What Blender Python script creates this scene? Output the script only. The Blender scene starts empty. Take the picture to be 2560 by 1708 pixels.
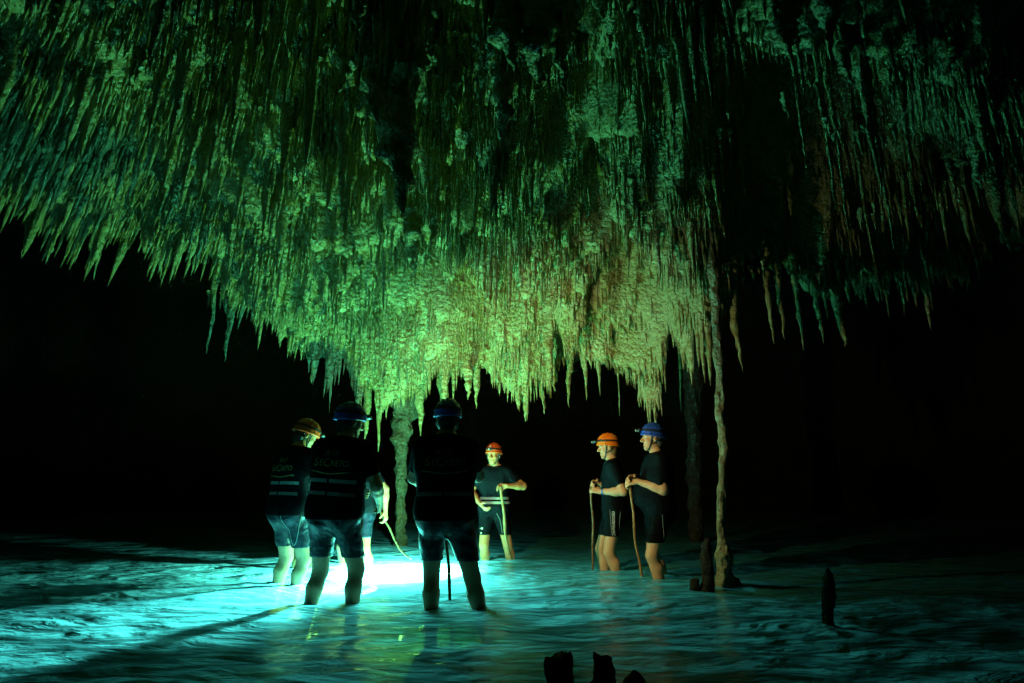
import bpy, math, random
import numpy as np
from mathutils import Vector, Matrix

random.seed(7)
rng = np.random.default_rng(7)
C = bpy.context.scene.collection
sc = bpy.context.scene

# ------------------------------------------------------------------ camera
CAM_Z = 0.94
PITCH = math.radians(13.2)
FPX = 1500.0                       # focal length in photo pixels (photo is 2560 wide)
cam_data = bpy.data.cameras.new('camera')
cam = bpy.data.objects.new('camera', cam_data)
C.objects.link(cam)
cam.location = (0, 0, CAM_Z)
cam.rotation_euler = (math.radians(90) + PITCH, 0, 0)
cam_data.sensor_width = 36.0
cam_data.lens = 36.0 * FPX / 2560.0
cam_data.clip_start = 0.05
cam_data.clip_end = 200
sc.camera = cam

# ------------------------------------------------------------------ world: a closed cave, no daylight
world = bpy.data.worlds.new('World')
sc.world = world
world.use_nodes = True
bg = world.node_tree.nodes['Background']
bg.inputs['Color'].default_value = (0.0, 0.0, 0.0, 1)
bg.inputs['Strength'].default_value = 0.0

# lamp strengths (each lamp is made in the builder of the torch or headlamp that carries it; the fill is added)
TORCH_GLOW_W = 7600.0
SCATTER_FILL_W = 290.0
TORCH_BEAM_W = 1500.0
HEADLAMP_W = 165.0

vs = sc.view_settings
vs.view_transform = 'Standard'
vs.look = 'None'
vs.exposure = 0.0
vs.gamma = 1.0
vs.use_curve_mapping = False
sc.cycles.max_bounces = 8
sc.cycles.diffuse_bounces = 1
sc.cycles.adaptive_threshold = 0.02
sc.cycles.transparent_max_bounces = 12
sc.cycles.caustics_reflective = False
sc.cycles.caustics_refractive = False
sc.cycles.sample_clamp_indirect = 4.0
sc.cycles.use_denoising = True

# ------------------------------------------------------------------ helpers
CP, SP = math.cos(PITCH), math.sin(PITCH)


def ray(px, py):
    dx, dy = (px - 1280) / FPX, (854 - py) / FPX
    return np.array([dx, CP - dy * SP, SP + dy * CP])


def at(px, py, Y):
    d = ray(px, py)
    return np.array([0, 0, CAM_Z]) + d * (Y / d[1])


def on_water(px, py):
    d = ray(px, py)
    return np.array([0, 0, CAM_Z]) + d * (-CAM_Z / d[2])


def hash3(ix, iy, iz, seed):
    n = (ix.astype(np.int64) * 374761393 + iy.astype(np.int64) * 668265263
         + iz.astype(np.int64) * 2147483647 + seed * 1442695041)
    n = (n ^ (n >> 13)) * 1274126177
    n = n ^ (n >> 16)
    return (n & 0xFFFFF) / float(0xFFFFF)


def vnoise(x, y, z=None, seed=0):
    x = np.asarray(x, float); y = np.asarray(y, float)
    z = np.zeros_like(x) if z is None else np.asarray(z, float)
    x0, y0, z0 = np.floor(x), np.floor(y), np.floor(z)
    fx, fy, fz = x - x0, y - y0, z - z0
    fx = fx * fx * (3 - 2 * fx); fy = fy * fy * (3 - 2 * fy); fz = fz * fz * (3 - 2 * fz)
    x0 = x0.astype(np.int64); y0 = y0.astype(np.int64); z0 = z0.astype(np.int64)
    r = 0
    for dx in (0, 1):
        for dy in (0, 1):
            for dz in (0, 1):
                w = (fx if dx else 1 - fx) * (fy if dy else 1 - fy) * (fz if dz else 1 - fz)
                r = r + w * hash3(x0 + dx, y0 + dy, z0 + dz, seed)
    return r * 2 - 1


def fbm(x, y, z=None, seed=0, octv=3):
    r, a, s = 0, 1.0, 1.0
    for o in range(octv):
        r = r + a * vnoise(np.asarray(x) * s, np.asarray(y) * s, None if z is None else np.asarray(z) * s, seed + o * 17)
        a *= 0.5; s *= 2.03
    return r


def np_mesh(name, verts, quads=None, tris=None, smooth=True):
    me = bpy.data.meshes.new(name)
    verts = np.asarray(verts, np.float32).reshape(-1, 3)
    loops, starts, n = [], [], 0
    if quads is not None and len(quads):
        q = np.asarray(quads, np.int32).reshape(-1, 4)
        loops.append(q.ravel()); starts.append(np.arange(len(q)) * 4); n += q.size
    if tris is not None and len(tris):
        t = np.asarray(tris, np.int32).reshape(-1, 3)
        loops.append(t.ravel()); starts.append(n + np.arange(len(t)) * 3)
    loops = np.concatenate(loops).astype(np.int32); starts = np.concatenate(starts).astype(np.int32)
    me.vertices.add(len(verts)); me.vertices.foreach_set('co', verts.ravel())
    me.loops.add(len(loops)); me.loops.foreach_set('vertex_index', loops)
    me.polygons.add(len(starts)); me.polygons.foreach_set('loop_start', starts)
    if smooth:
        me.polygons.foreach_set('use_smooth', np.ones(len(starts), bool))
    me.update(calc_edges=True)
    me.validate()
    return me


def link(name, me, mat=None, parent=None):
    o = bpy.data.objects.new(name, me)
    C.objects.link(o)
    if mat is not None and me is not None and len(me.materials) == 0:
        me.materials.append(mat)
    if parent is not None:
        o.parent = parent
    return o


def empty(name, loc=(0, 0, 0), rz=0.0):
    o = bpy.data.objects.new(name, None)
    C.objects.link(o)
    o.location = loc
    o.rotation_euler = (0, 0, rz)
    o.empty_display_size = 0.1
    return o


def tag(o, label=None, cat=None, group=None, kind=None):
    if label: o['label'] = label
    if cat: o['category'] = cat
    if group: o['group'] = group
    if kind: o['kind'] = kind
    return o


# ------------------------------------------------------------------ materials
def new_mat(name):
    m = bpy.data.materials.new(name)
    m.use_nodes = True
    nt = m.node_tree
    return m, nt, nt.nodes['Principled BSDF']


def N(nt, t, **kw):
    n = nt.nodes.new(t)
    for k, v in kw.items():
        if hasattr(n, k):
            setattr(n, k, v)
        else:
            n.inputs[k].default_value = v
    return n


def ramp(nt, stops):
    r = nt.nodes.new('ShaderNodeValToRGB')
    el = r.color_ramp.elements
    el[0].position, el[0].color = stops[0][0], (*stops[0][1], 1)
    el[1].position, el[1].color = stops[-1][0], (*stops[-1][1], 1)
    for p, c in stops[1:-1]:
        e = el.new(p); e.color = (*c, 1)
    return r


def rock_mat(name, cols, rough=0.55, bump=1.0, spec=0.35, fine=1.0):
    m, nt, b = new_mat(name)
    L = nt.links.new
    geo = N(nt, 'ShaderNodeNewGeometry')
    big = N(nt, 'ShaderNodeTexNoise'); big.inputs['Scale'].default_value = 1.3; big.inputs['Detail'].default_value = 4
    mid = N(nt, 'ShaderNodeTexNoise'); mid.inputs['Scale'].default_value = 11; mid.inputs['Detail'].default_value = 5
    L(geo.outputs['Position'], big.inputs['Vector']); L(geo.outputs['Position'], mid.inputs['Vector'])
    add = N(nt, 'ShaderNodeMath', operation='MULTIPLY_ADD'); add.inputs[1].default_value = 0.55
    half = N(nt, 'ShaderNodeMath', operation='MULTIPLY'); half.inputs[1].default_value = 0.45
    L(big.outputs['Fac'], half.inputs[0]); L(mid.outputs['Fac'], add.inputs[0]); L(half.outputs[0], add.inputs[2])
    r = ramp(nt, cols)
    L(add.outputs[0], r.inputs['Fac'])
    L(r.outputs['Color'], b.inputs['Base Color'])
    b.inputs['Roughness'].default_value = rough
    b.inputs['Specular IOR Level'].default_value = spec
    v = N(nt, 'ShaderNodeTexVoronoi'); v.inputs['Scale'].default_value = 17 * fine
    L(geo.outputs['Position'], v.inputs['Vector'])
    n2 = N(nt, 'ShaderNodeTexNoise'); n2.inputs['Scale'].default_value = 36 * fine; n2.inputs['Detail'].default_value = 5; n2.inputs['Roughness'].default_value = 0.6
    L(geo.outputs['Position'], n2.inputs['Vector'])
    mx = N(nt, 'ShaderNodeMath', operation='MULTIPLY_ADD'); mx.inputs[1].default_value = -0.7
    L(v.outputs['Distance'], mx.inputs[0]); L(n2.outputs['Fac'], mx.inputs[2])
    bp = N(nt, 'ShaderNodeBump'); bp.inputs['Strength'].default_value = bump; bp.inputs['Distance'].default_value = 0.045
    L(mx.outputs[0], bp.inputs['Height'])
    L(bp.outputs['Normal'], b.inputs['Normal'])
    return m


def plain_mat(name, col, rough=0.6, spec=0.3, metal=0.0, bump=0.0, bscale=40, var=0.0):
    m, nt, b = new_mat(name)
    L = nt.links.new
    b.inputs['Base Color'].default_value = (*col, 1)
    b.inputs['Roughness'].default_value = rough
    b.inputs['Specular IOR Level'].default_value = spec
    b.inputs['Metallic'].default_value = metal
    if bump or var:
        tc = N(nt, 'ShaderNodeTexCoord')
        n = N(nt, 'ShaderNodeTexNoise'); n.inputs['Scale'].default_value = bscale; n.inputs['Detail'].default_value = 4
        L(tc.outputs['Object'], n.inputs['Vector'])
        if var:
            r = ramp(nt, [(0.3, tuple(c * (1 - var) for c in col)), (0.7, tuple(min(1, c * (1 + var)) for c in col))])
            L(n.outputs['Fac'], r.inputs['Fac']); L(r.outputs['Color'], b.inputs['Base Color'])
        if bump:
            bp = N(nt, 'ShaderNodeBump'); bp.inputs['Strength'].default_value = bump; bp.inputs['Distance'].default_value = 0.02
            L(n.outputs['Fac'], bp.inputs['Height']); L(bp.outputs['Normal'], b.inputs['Normal'])
    return m


M = {}
M['lime'] = rock_mat('dripstone_limestone', [(0.30, (0.18, 0.15, 0.04)), (0.40, (0.40, 0.37, 0.13)), (0.52, (0.50, 0.51, 0.24)), (0.75, (0.68, 0.68, 0.38))], 0.40, 1.0, 0.5)
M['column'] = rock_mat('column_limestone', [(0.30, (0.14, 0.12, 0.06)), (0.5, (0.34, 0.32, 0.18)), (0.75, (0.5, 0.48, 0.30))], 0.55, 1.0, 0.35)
M['column_dim'] = rock_mat('dimmed_column_limestone', [(0.30, (0.06, 0.05, 0.025)), (0.5, (0.16, 0.14, 0.075)), (0.75, (0.28, 0.25, 0.14))], 0.6, 1.0, 0.3)  # darker copy of the column stone, shade put into the colour
M['dark_rock'] = rock_mat('cave_wall_rock', [(0.3, (0.02, 0.014, 0.010)), (0.55, (0.045, 0.032, 0.022)), (0.8, (0.07, 0.05, 0.035))], 0.8, 1.0, 0.15, 0.5)  # dark tone stands in for light fading with distance
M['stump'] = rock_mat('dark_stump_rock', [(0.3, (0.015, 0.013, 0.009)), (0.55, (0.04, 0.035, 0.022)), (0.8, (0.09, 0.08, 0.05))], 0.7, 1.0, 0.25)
M['bed'] = rock_mat('darkened_river_sediment', [(0.25, (0.02, 0.025, 0.025)), (0.5, (0.035, 0.042, 0.042)), (0.75, (0.055, 0.062, 0.062))], 0.8, 0.5, 0.2, 0.4)  # darkened so torch light on the bed stays hidden under the water


def water_mat():
    m, nt, b = new_mat('milky_turquoise_water')
    nt.nodes.remove(b)
    L = nt.links.new
    out = nt.nodes['Material Output']
    geo = N(nt, 'ShaderNodeNewGeometry')
    mp = N(nt, 'ShaderNodeMapping'); mp.inputs['Scale'].default_value = (0.55, 1.25, 1.0); mp.inputs['Rotation'].default_value = (0, 0, 0.2)
    L(geo.outputs['Position'], mp.inputs['Vector'])
    n1 = N(nt, 'ShaderNodeTexNoise'); n1.inputs['Scale'].default_value = 6.0; n1.inputs['Detail'].default_value = 5; n1.inputs['Roughness'].default_value = 0.55
    n1.inputs['Distortion'].default_value = 0.6
    L(mp.outputs['Vector'], n1.inputs['Vector'])
    n0 = N(nt, 'ShaderNodeTexNoise'); n0.inputs['Scale'].default_value = 2.4; n0.inputs['Detail'].default_value = 2; n0.inputs['Distortion'].default_value = 1.0
    L(mp.outputs['Vector'], n0.inputs['Vector'])
    bp0 = N(nt, 'ShaderNodeBump'); bp0.inputs['Strength'].default_value = 1.0; bp0.inputs['Distance'].default_value = 0.16
    L(n0.outputs['Fac'], bp0.inputs['Height'])
    bp = N(nt, 'ShaderNodeBump'); bp.inputs['Strength'].default_value = 1.0; bp.inputs['Distance'].default_value = 0.07
    L(n1.outputs['Fac'], bp.inputs['Height']); L(bp0.outputs['Normal'], bp.inputs['Normal'])
    bp2 = N(nt, 'ShaderNodeBump'); bp2.inputs['Strength'].default_value = 0.7; bp2.inputs['Distance'].default_value = 0.04
    L(n1.outputs['Fac'], bp2.inputs['Height'])
    tr = N(nt, 'ShaderNodeBsdfTransparent'); tr.inputs['Color'].default_value = (0.22, 0.90, 0.13, 1)
    tl = N(nt, 'ShaderNodeBsdfTranslucent'); tl.inputs['Color'].default_value = (0.08, 0.86, 0.80, 1)
    df = N(nt, 'ShaderNodeBsdfDiffuse'); df.inputs['Color'].default_value = (0.10, 0.60, 0.58, 1)
    L(bp.outputs['Normal'], tl.inputs['Normal']); L(bp.outputs['Normal'], df.inputs['Normal'])
    m1 = N(nt, 'ShaderNodeMixShader'); m1.inputs['Fac'].default_value = 0.35      # translucent vs diffuse
    L(tl.outputs[0], m1.inputs[1]); L(df.outputs[0], m1.inputs[2])
    m2 = N(nt, 'ShaderNodeMixShader'); m2.inputs['Fac'].default_value = 0.92      # clear vs milky
    L(tr.outputs[0], m2.inputs[1]); L(m1.outputs[0], m2.inputs[2])
    gl = N(nt, 'ShaderNodeBsdfGlossy'); gl.inputs['Roughness'].default_value = 0.2
    L(bp2.outputs['Normal'], gl.inputs['Normal'])
    fr = N(nt, 'ShaderNodeFresnel'); fr.inputs['IOR'].default_value = 1.33
    L(bp2.outputs['Normal'], fr.inputs['Normal'])
    # seen from below the surface lets light out without a mirror
    bf = N(nt, 'ShaderNodeMath', operation='SUBTRACT'); bf.inputs[0].default_value = 1.0
    L(geo.outputs['Backfacing'], bf.inputs[1])
    ff = N(nt, 'ShaderNodeMath', operation='MULTIPLY'); L(fr.outputs[0], ff.inputs[0]); L(bf.outputs[0], ff.inputs[1])
    m3 = N(nt, 'ShaderNodeMixShader')
    L(ff.outputs[0], m3.inputs[0]); L(m2.outputs[0], m3.inputs[1]); L(gl.outputs[0], m3.inputs[2])
    L(m3.outputs[0], out.inputs['Surface'])
    return m


M['water'] = water_mat()
M['skin'] = plain_mat('skin', (0.60, 0.32, 0.17), 0.5, 0.35, bump=0.15, bscale=60, var=0.10)
M['skin_tan'] = plain_mat('tanned_skin', (0.52, 0.24, 0.10), 0.5, 0.35, bump=0.15, bscale=60, var=0.10)
M['neo'] = plain_mat('black_neoprene', (0.003, 0.0032, 0.0036), 0.8, 0.03, bump=0.45, bscale=16)
M['neo_blue'] = plain_mat('navy_neoprene', (0.006, 0.011, 0.020), 0.38, 0.35, bump=0.9, bscale=17)
M['orange'] = plain_mat('orange_helmet_plastic', (0.85, 0.17, 0.008), 0.35, 0.4, bump=0.08, bscale=30, var=0.1)
M['redorange'] = plain_mat('red_orange_helmet_plastic', (0.75, 0.08, 0.01), 0.35, 0.4, bump=0.08, bscale=30, var=0.1)
M['blue'] = plain_mat('blue_helmet_plastic', (0.02, 0.08, 0.50), 0.35, 0.4, bump=0.08, bscale=30, var=0.1)
M['strap'] = plain_mat('black_strap', (0.015, 0.016, 0.016), 0.6, 0.3)
M['plastic'] = plain_mat('dark_plastic', (0.03, 0.03, 0.032), 0.4, 0.4)
M['lens'] = plain_mat('lamp_lens', (0.6, 0.62, 0.6), 0.15, 0.6)
M['band'] = plain_mat('grey_reflective_band', (0.13, 0.14, 0.135), 0.5, 0.3, bump=0.2, bscale=60, var=0.2)
M['strap_grey'] = plain_mat('grey_waist_strap', (0.30, 0.30, 0.29), 0.5, 0.4, bump=0.2, bscale=60, var=0.2)
M['print'] = plain_mat('yellow_green_print', (0.17, 0.22, 0.08), 0.6, 0.2, var=0.25, bscale=20)
M['white'] = plain_mat('white_print', (0.75, 0.76, 0.74), 0.6, 0.2)
M['piping'] = plain_mat('grey_seam_piping', (0.22, 0.25, 0.24), 0.6, 0.2)
M['hair_b'] = plain_mat('blond_brown_hair', (0.20, 0.11, 0.04), 0.55, 0.3, bump=0.8, bscale=70, var=0.4)
M['hair_g'] = plain_mat('greying_hair', (0.12, 0.10, 0.08), 0.55, 0.3, bump=0.8, bscale=70, var=0.4)
M['hair_d'] = plain_mat('dark_hair', (0.02, 0.014, 0.010), 0.55, 0.3, bump=0.8, bscale=70)
M['eye'] = plain_mat('eye_white', (0.7, 0.68, 0.64), 0.2, 0.5)
M['iris'] = plain_mat('dark_iris', (0.02, 0.012, 0.008), 0.2, 0.5)
M['lip'] = plain_mat('lips', (0.42, 0.16, 0.10), 0.45, 0.35)
M['wood'] = plain_mat('bare_branch_wood', (0.32, 0.17, 0.06), 0.6, 0.3, bump=0.6, bscale=30, var=0.4)
M['wood_dark'] = plain_mat('dark_branch_wood', (0.16, 0.08, 0.03), 0.6, 0.3, bump=0.6, bscale=30, var=0.4)
M['wristband'] = plain_mat('blue_wristband', (0.05, 0.25, 0.8), 0.5, 0.3)


def emit_mat(name, col, s):
    m, nt, b = new_mat(name)
    b.inputs['Base Color'].default_value = (*col, 1)
    b.inputs['Emission Color'].default_value = (*col, 1)
    b.inputs['Emission Strength'].default_value = s
    return m


M['torch_lens'] = emit_mat('lit_torch_lens', (0.9, 1.0, 1.0), 20.0)
M['lamp_on'] = emit_mat('lit_headlamp_lens', (1.0, 0.85, 0.55), 6.0)
M['dial'] = emit_mat('green_lit_dial', (0.06, 0.9, 0.05), 0.35)

# ------------------------------------------------------------------ cave ceiling
# lower edge of the ceiling: pixel column, pixel row of the fringe, distance from the camera
RIDGE = [(-900, 380, 7.0), (-300, 410, 7.0), (0, 450, 7.0), (150, 510, 7.1), (240, 590, 7.2), (390, 680, 7.4), (470, 800, 7.6),
         (570, 860, 7.8), (800, 930, 8.0), (950, 965, 8.1), (1130, 975, 8.1), (1215, 900, 8.2), (1300, 965, 8.2), (1420, 945, 8.2), (1550, 970, 8.0),
         (1680, 955, 7.0), (1780, 880, 6.2), (1870, 850, 6.2), (2000, 830, 6.3), (2110, 810, 6.5),
         (2180, 700, 6.8), (2300, 640, 7.2), (2560, 600, 7.8), (3200, 560, 9.0)]
_r = np.array([np.append(at(px, py, Y), Y) for px, py, Y in RIDGE])
RX, RZ, RY = _r[:, 0], _r[:, 2] + 0.20, _r[:, 1]


def sstep(a, b, x):
    t = np.clip((x - a) / (b - a), 0, 1)
    return t * t * (3 - 2 * t)


_pr = np.random.default_rng(23)
POCKETS = [(_pr.uniform(-4.5, 3.0), _pr.uniform(4.6, 7.7), _pr.uniform(0.12, 0.34), _pr.uniform(0.35, 0.8)) for _ in range(55)]


def ceil_z(x, y, detail=True):
    x = np.asarray(x, float); y = np.asarray(y, float)
    wob = fbm(x * 0.9 + 5, y * 0.9, seed=3, octv=2) * 0.25
    zr = np.interp(x, RX, RZ); yr = np.interp(x, RX, RY) + wob
    front = np.clip((yr - y) / (yr - 2.5), 0, 2.2)
    near = 4.75 + 0.10 * np.abs(x + 1)
    prof = np.where(front < 1, front ** 0.85, 1 + 0.25 * (front - 1))
    zf = zr + (near - zr) * prof
    back = np.clip(y - yr, 0, 50)
    zb = zr + (9.0 - zr) * (1 - np.exp(-back * 0.95))
    z = np.where(y < yr, zf, zb)
    if detail:
        amp = 0.55 + 0.45 * np.clip((y - 3) / 4, 0, 1)
        z = z + amp * (0.40 * fbm(x * 1.1, y * 1.25, seed=11, octv=2) + 0.24 * np.abs(fbm(x * 3.0, y * 3.3, seed=21, octv=2)) - 0.10)
        # ledges: flat soffits broken by steep lips
        nz = 0.9 * fbm(x * 0.9, y * 0.9, seed=15, octv=3)
        u = z / 0.50 + nz
        fr = u - np.floor(u)
        zt = 0.50 * (np.floor(u) + sstep(0.28, 0.72, fr) - nz)
        k = 0.85 * np.clip((y - 3.8) / 1.5, 0, 1)
        z = z * (1 - k) + zt * k
        # dark hollows that run up into the roof
        for hx, hy, hr, hh in ((2.45, 5.05, 0.85, 1.9), (1.45, 6.7, 0.45, 0.9), (3.3, 5.5, 0.8, 1.5), (-0.55, 7.05, 0.22, 0.35), (0.55, 5.3, 0.5, 0.7), (1.7, 4.7, 0.6, 0.8)):
            d = np.hypot(x - hx, (y - hy) * 1.1) / hr
            z = z + hh * np.exp(-d ** 2.5)
        wx = x + 0.16 * fbm(x * 4, y * 4, seed=91, octv=2); wy = y + 0.16 * fbm(x * 4, y * 4, seed=93, octv=2)
        for hx, hy, hr, hh in POCKETS:
            d = np.hypot(wx - hx, (wy - hy) * 1.2) / hr
            z = z + hh * np.exp(-d ** 2)
    return z


def ceil_fine(x, y, z):
    return z - 0.085 * np.abs(fbm(x * 8, y * 8, seed=31, octv=2)) - 0.03 * np.abs(fbm(x * 24, y * 24, seed=33, octv=2)) + 0.04


def hang(x, y):
    """dripstones grow long under flat soffits and stay short on steep lips"""
    sl = np.hypot(ceil_z(x, y + 0.06) - ceil_z(x, y - 0.06), ceil_z(x + 0.06, y) - ceil_z(x - 0.06, y)) / 0.12
    return np.clip(1.55 - 0.65 * sl, 0.5, 1.5)


def axis_pts(segs):
    out = [segs[0][0]]
    for a, b, h in segs:
        n = max(1, int(round((b - a) / h)))
        out += list(a + (b - a) * (np.arange(1, n + 1) / n))
    return np.array(out)


def grid_mesh(name, xs, ys, zf, flip=False):
    X, Y = np.meshgrid(xs, ys, indexing='ij')
    Z = zf(X, Y)
    V = np.stack([X, Y, Z], -1).reshape(-1, 3)
    nx, ny = len(xs), len(ys)
    i = (np.arange(nx - 1)[:, None] * ny + np.arange(ny - 1)[None, :]).ravel()
    q = np.stack([i, i + ny, i + ny + 1, i + 1], -1)
    if flip:
        q = q[:, ::-1]
    return np_mesh(name, V, q)


cx_ = axis_pts([(-22, -8.2, 0.5), (-8.2, 6.8, 0.032), (6.8, 22, 0.5)])
cy_ = axis_pts([(-6, 2.2, 0.3), (2.2, 9.2, 0.032), (9.2, 26, 0.5)])
ceiling = link('cave_ceiling', grid_mesh('cave_ceiling', cx_, cy_, lambda x, y: ceil_fine(x, y, ceil_z(x, y)), flip=True), M['lime'])
tag(ceiling, 'pale limestone cave roof thick with dripstones, sloping down towards the back', kind='structure')


def drip_geo(root, L, r0, lean, sides, rings, seed, rough=0.28):
    """tapered knobbly dripstones; root (N,3), L, r0 (N), lean (N,2) sideways drift per metre of length"""
    n = len(L)
    t = np.linspace(0, 1, rings + 1)
    a = np.arange(sides) / sides * 2 * np.pi
    prof = (1 - t) ** 0.75
    rr = r0[:, None] * prof[None, :] + 0.0025
    flare = r0[:, None] * 0.55 * np.exp(-t[None, :] * L[:, None] / (1.3 * r0[:, None]))
    rr = rr + flare
    rs = np.random.default_rng(seed)
    rr = rr * (1 + 0.10 * rs.standard_normal((n, rings + 1)))
    ph = rs.uniform(0, 6.28, n)
    wob = np.cumsum(rs.standard_normal((n, rings + 1, 2)), 1) * (r0[:, None, None] * 0.07)
    cx = root[:, 0, None] + lean[:, 0, None] * L[:, None] * t + wob[..., 0]
    cy = root[:, 1, None] + lean[:, 1, None] * L[:, None] * t + wob[..., 1]
    cz = root[:, 2, None] - L[:, None] * t
    A = a[None, None, :] + ph[:, None, None]
    R = rr[:, :, None] * (1 + rough * rs.uniform(-1, 1, (n, rings + 1, sides)) * (1 - 0.5 * t[None, :, None]))
    X = cx[:, :, None] + R * np.cos(A)
    Y = cy[:, :, None] + R * np.sin(A)
    Z = cz[:, :, None] + 0.3 * (L[:, None, None] / rings) * rs.uniform(-1, 1, (n, rings + 1, sides)) * (1 - t[None, :, None])
    V = np.stack([X, Y, Z], -1).reshape(-1, 3)
    per = (rings + 1) * sides
    i, j = np.meshgrid(np.arange(rings), np.arange(sides), indexing='ij')
    j2 = (j + 1) % sides
    q = np.stack([i * sides + j, (i + 1) * sides + j, (i + 1) * sides + j2, i * sides + j2], -1).reshape(-1, 4)
    Q = (q[None] + (np.arange(n) * per)[:, None, None]).reshape(-1, 4)
    tip = np.arange(1, sides - 1)
    tt = np.stack([np.full_like(tip, rings * sides), rings * sides + tip, rings * sides + tip + 1], -1)
    T = (tt[None] + (np.arange(n) * per)[:, None, None]).reshape(-1, 3)
    return V, Q, T


def lean_at(x, n):
    # the dripstones on the left of the cave drift sideways as they grow
    lx = -0.20 * sstep(-1.5, -5.0, x)
    return np.stack([lx + rng.normal(0, 0.02, n), rng.normal(0, 0.03, n)], -1)


# -- named large dripstones: tip column, tip row, root row, width (px), distance
HERO = [(1222, 512, 130, 70, 5.2), (1310, 1055, 850, 46, 8.05), (1160, 1000, 830, 52, 7.7), (1187, 1022, 850, 44, 8.1),
        (1630, 1048, 880, 44, 7.7), (1857, 928, 740, 50, 6.1), (1838, 880, 720, 44, 6.2), (1800, 570, 400, 26, 5.6), (1752, 540, 410, 26, 5.7),
        (2232, 622, 380, 26, 4.3), (2125, 575, 440, 30, 4.5), (2095, 535, 420, 34, 4.5), (2018, 455, 300, 22, 4.4), (2205, 510, 120, 34, 4.0), (2190, 710, 600, 18, 5.6),
        (838, 95, -60, 26, 4.0), (1435, 260, 130, 34, 5.4), (1385, 265, 160, 34, 5.4), (2290, 450, 260, 26, 4.4), (2490, 440, 250, 22, 4.4),
        (232, 702, 615, 22, 7.0), (398, 700, 600, 22, 7.2), (320, 560, 470, 26, 6.6), (565, 905, 760, 30, 7.7), (520, 885, 780, 26, 7.6),
        (780, 960, 780, 34, 7.9), (817, 965, 820, 36, 7.9), (945, 1040, 820, 40, 8.2), (905, 1100, 830, 66, 8.5), (1060, 1090, 850, 90, 8.5), (1105, 1110, 850, 100, 8.6), (945, 1130, 850, 60, 8.7),
        (1350, 1035, 880, 30, 8.1), (1420, 1020, 860, 34, 8.1), (1470, 1000, 850, 36, 8.0), (1500, 990, 830, 30, 7.9), (1560, 1040, 880, 34, 8.2), (1700, 1030, 900, 30, 7.8),
        (1930, 860, 740, 40, 6.2), (1965, 850, 740, 30, 6.2), (2010, 875, 760, 30, 6.3), (2055, 860, 750, 34, 6.4), (2100, 870, 730, 50, 6.5),
        (1480, 640, 440, 40, 6.8), (1600, 720, 520, 30, 7.0), (1335, 520, 380, 40, 6.6), (1070, 520, 420, 36, 6.4), (905, 275, 205, 34, 5.4)]
roots, Ls, rs_, leans = [], [], [], []
for px, tip, root, w, Y in HERO:
    a, b = at(px, root, Y), at(px, tip, Y)
    roots.append((b[0], a[1], a[2])); Ls.append(a[2] - b[2]); rs_.append(0.5 * w / FPX * Y * 0.9); leans.append((0, 0))
nh = len(HERO)
# -- other large ones, grouped in bundles over the roof
nb = 300 - nh
bx, by, bl, br = [], [], [], []
while len(bx) < nb:
    x, y = rng.uniform(-6.8, 5.4), rng.uniform(3.2, 8.4)
    if abs(x) > 0.95 * y * 0.9 + 0.6:
        continue
    yr = np.interp(x, RX, RY)
    if y > yr + 0.25:
        continue
    l = float(np.clip(rng.lognormal(-1.05, 0.48), 0.16, 1.0))
    if x < -1.5: l *= 0.68
    if x > 1.3 and y < 6: l *= 1.1
    bx.append(x); by.append(y); bl.append(l); br.append(0.030 + (0.065 if x < -1.8 else 0.18) * l * rng.uniform(0.6, 1.3))
bx, by, bl, br = map(np.array, (bx, by, bl, br))
bl = bl * hang(bx, by)
bz = ceil_z(bx, by) + 0.04
bundle_root = np.stack([bx, by, bz], -1)
all_root = np.concatenate([np.array(roots), bundle_root])
all_L = np.concatenate([np.array(Ls), bl]); all_r = np.concatenate([np.array(rs_), br])
all_lean = np.concatenate([np.array(leans, float), lean_at(bx, nb)])
# shared knobbly meshes, unit length and unit radius
variants = []
for k in range(14):
    rad = 0.10 + 0.03 * (k % 4)
    V, Q, T = drip_geo(np.zeros((1, 3)), np.array([1.0]), np.array([rad]), np.zeros((1, 2)), 14, 30, 100 + k, 0.22)
    f = 1 + 0.38 * fbm(V[:, 0] / rad * 1.6, V[:, 1] / rad * 1.6, V[:, 2] * 13, seed=40 + k, octv=3)
    V[:, 0] *= f / rad; V[:, 1] *= f / rad
    me = np_mesh('stalactite', V, Q, T); me.materials.append(M['lime'])
    variants.append(me)
for k in range(300):
    o = link('stalactite', variants[k % 14], None, ceiling)
    # roots of the named ones reach up into the roof
    _a = np.arange(8) * 0.785
    zc = float(np.max(ceil_z(all_root[k, 0] + 2.0 * all_r[k] * np.cos(_a), all_root[k, 1] + 2.0 * all_r[k] * np.sin(_a))))
    top = max(all_root[k, 2], zc + 0.03)
    L = all_L[k] + (top - all_root[k, 2])
    shear = Matrix.Identity(4); shear[0][2] = -all_lean[k, 0]; shear[1][2] = -all_lean[k, 1]
    mw = Matrix.Translation((all_root[k, 0], all_root[k, 1], top)) @ shear @ Matrix.Diagonal((all_r[k], all_r[k], L, 1)) @ Matrix.Rotation(rng.uniform(0, 6.28), 4, 'Z')
    o.matrix_basis = mw

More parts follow.
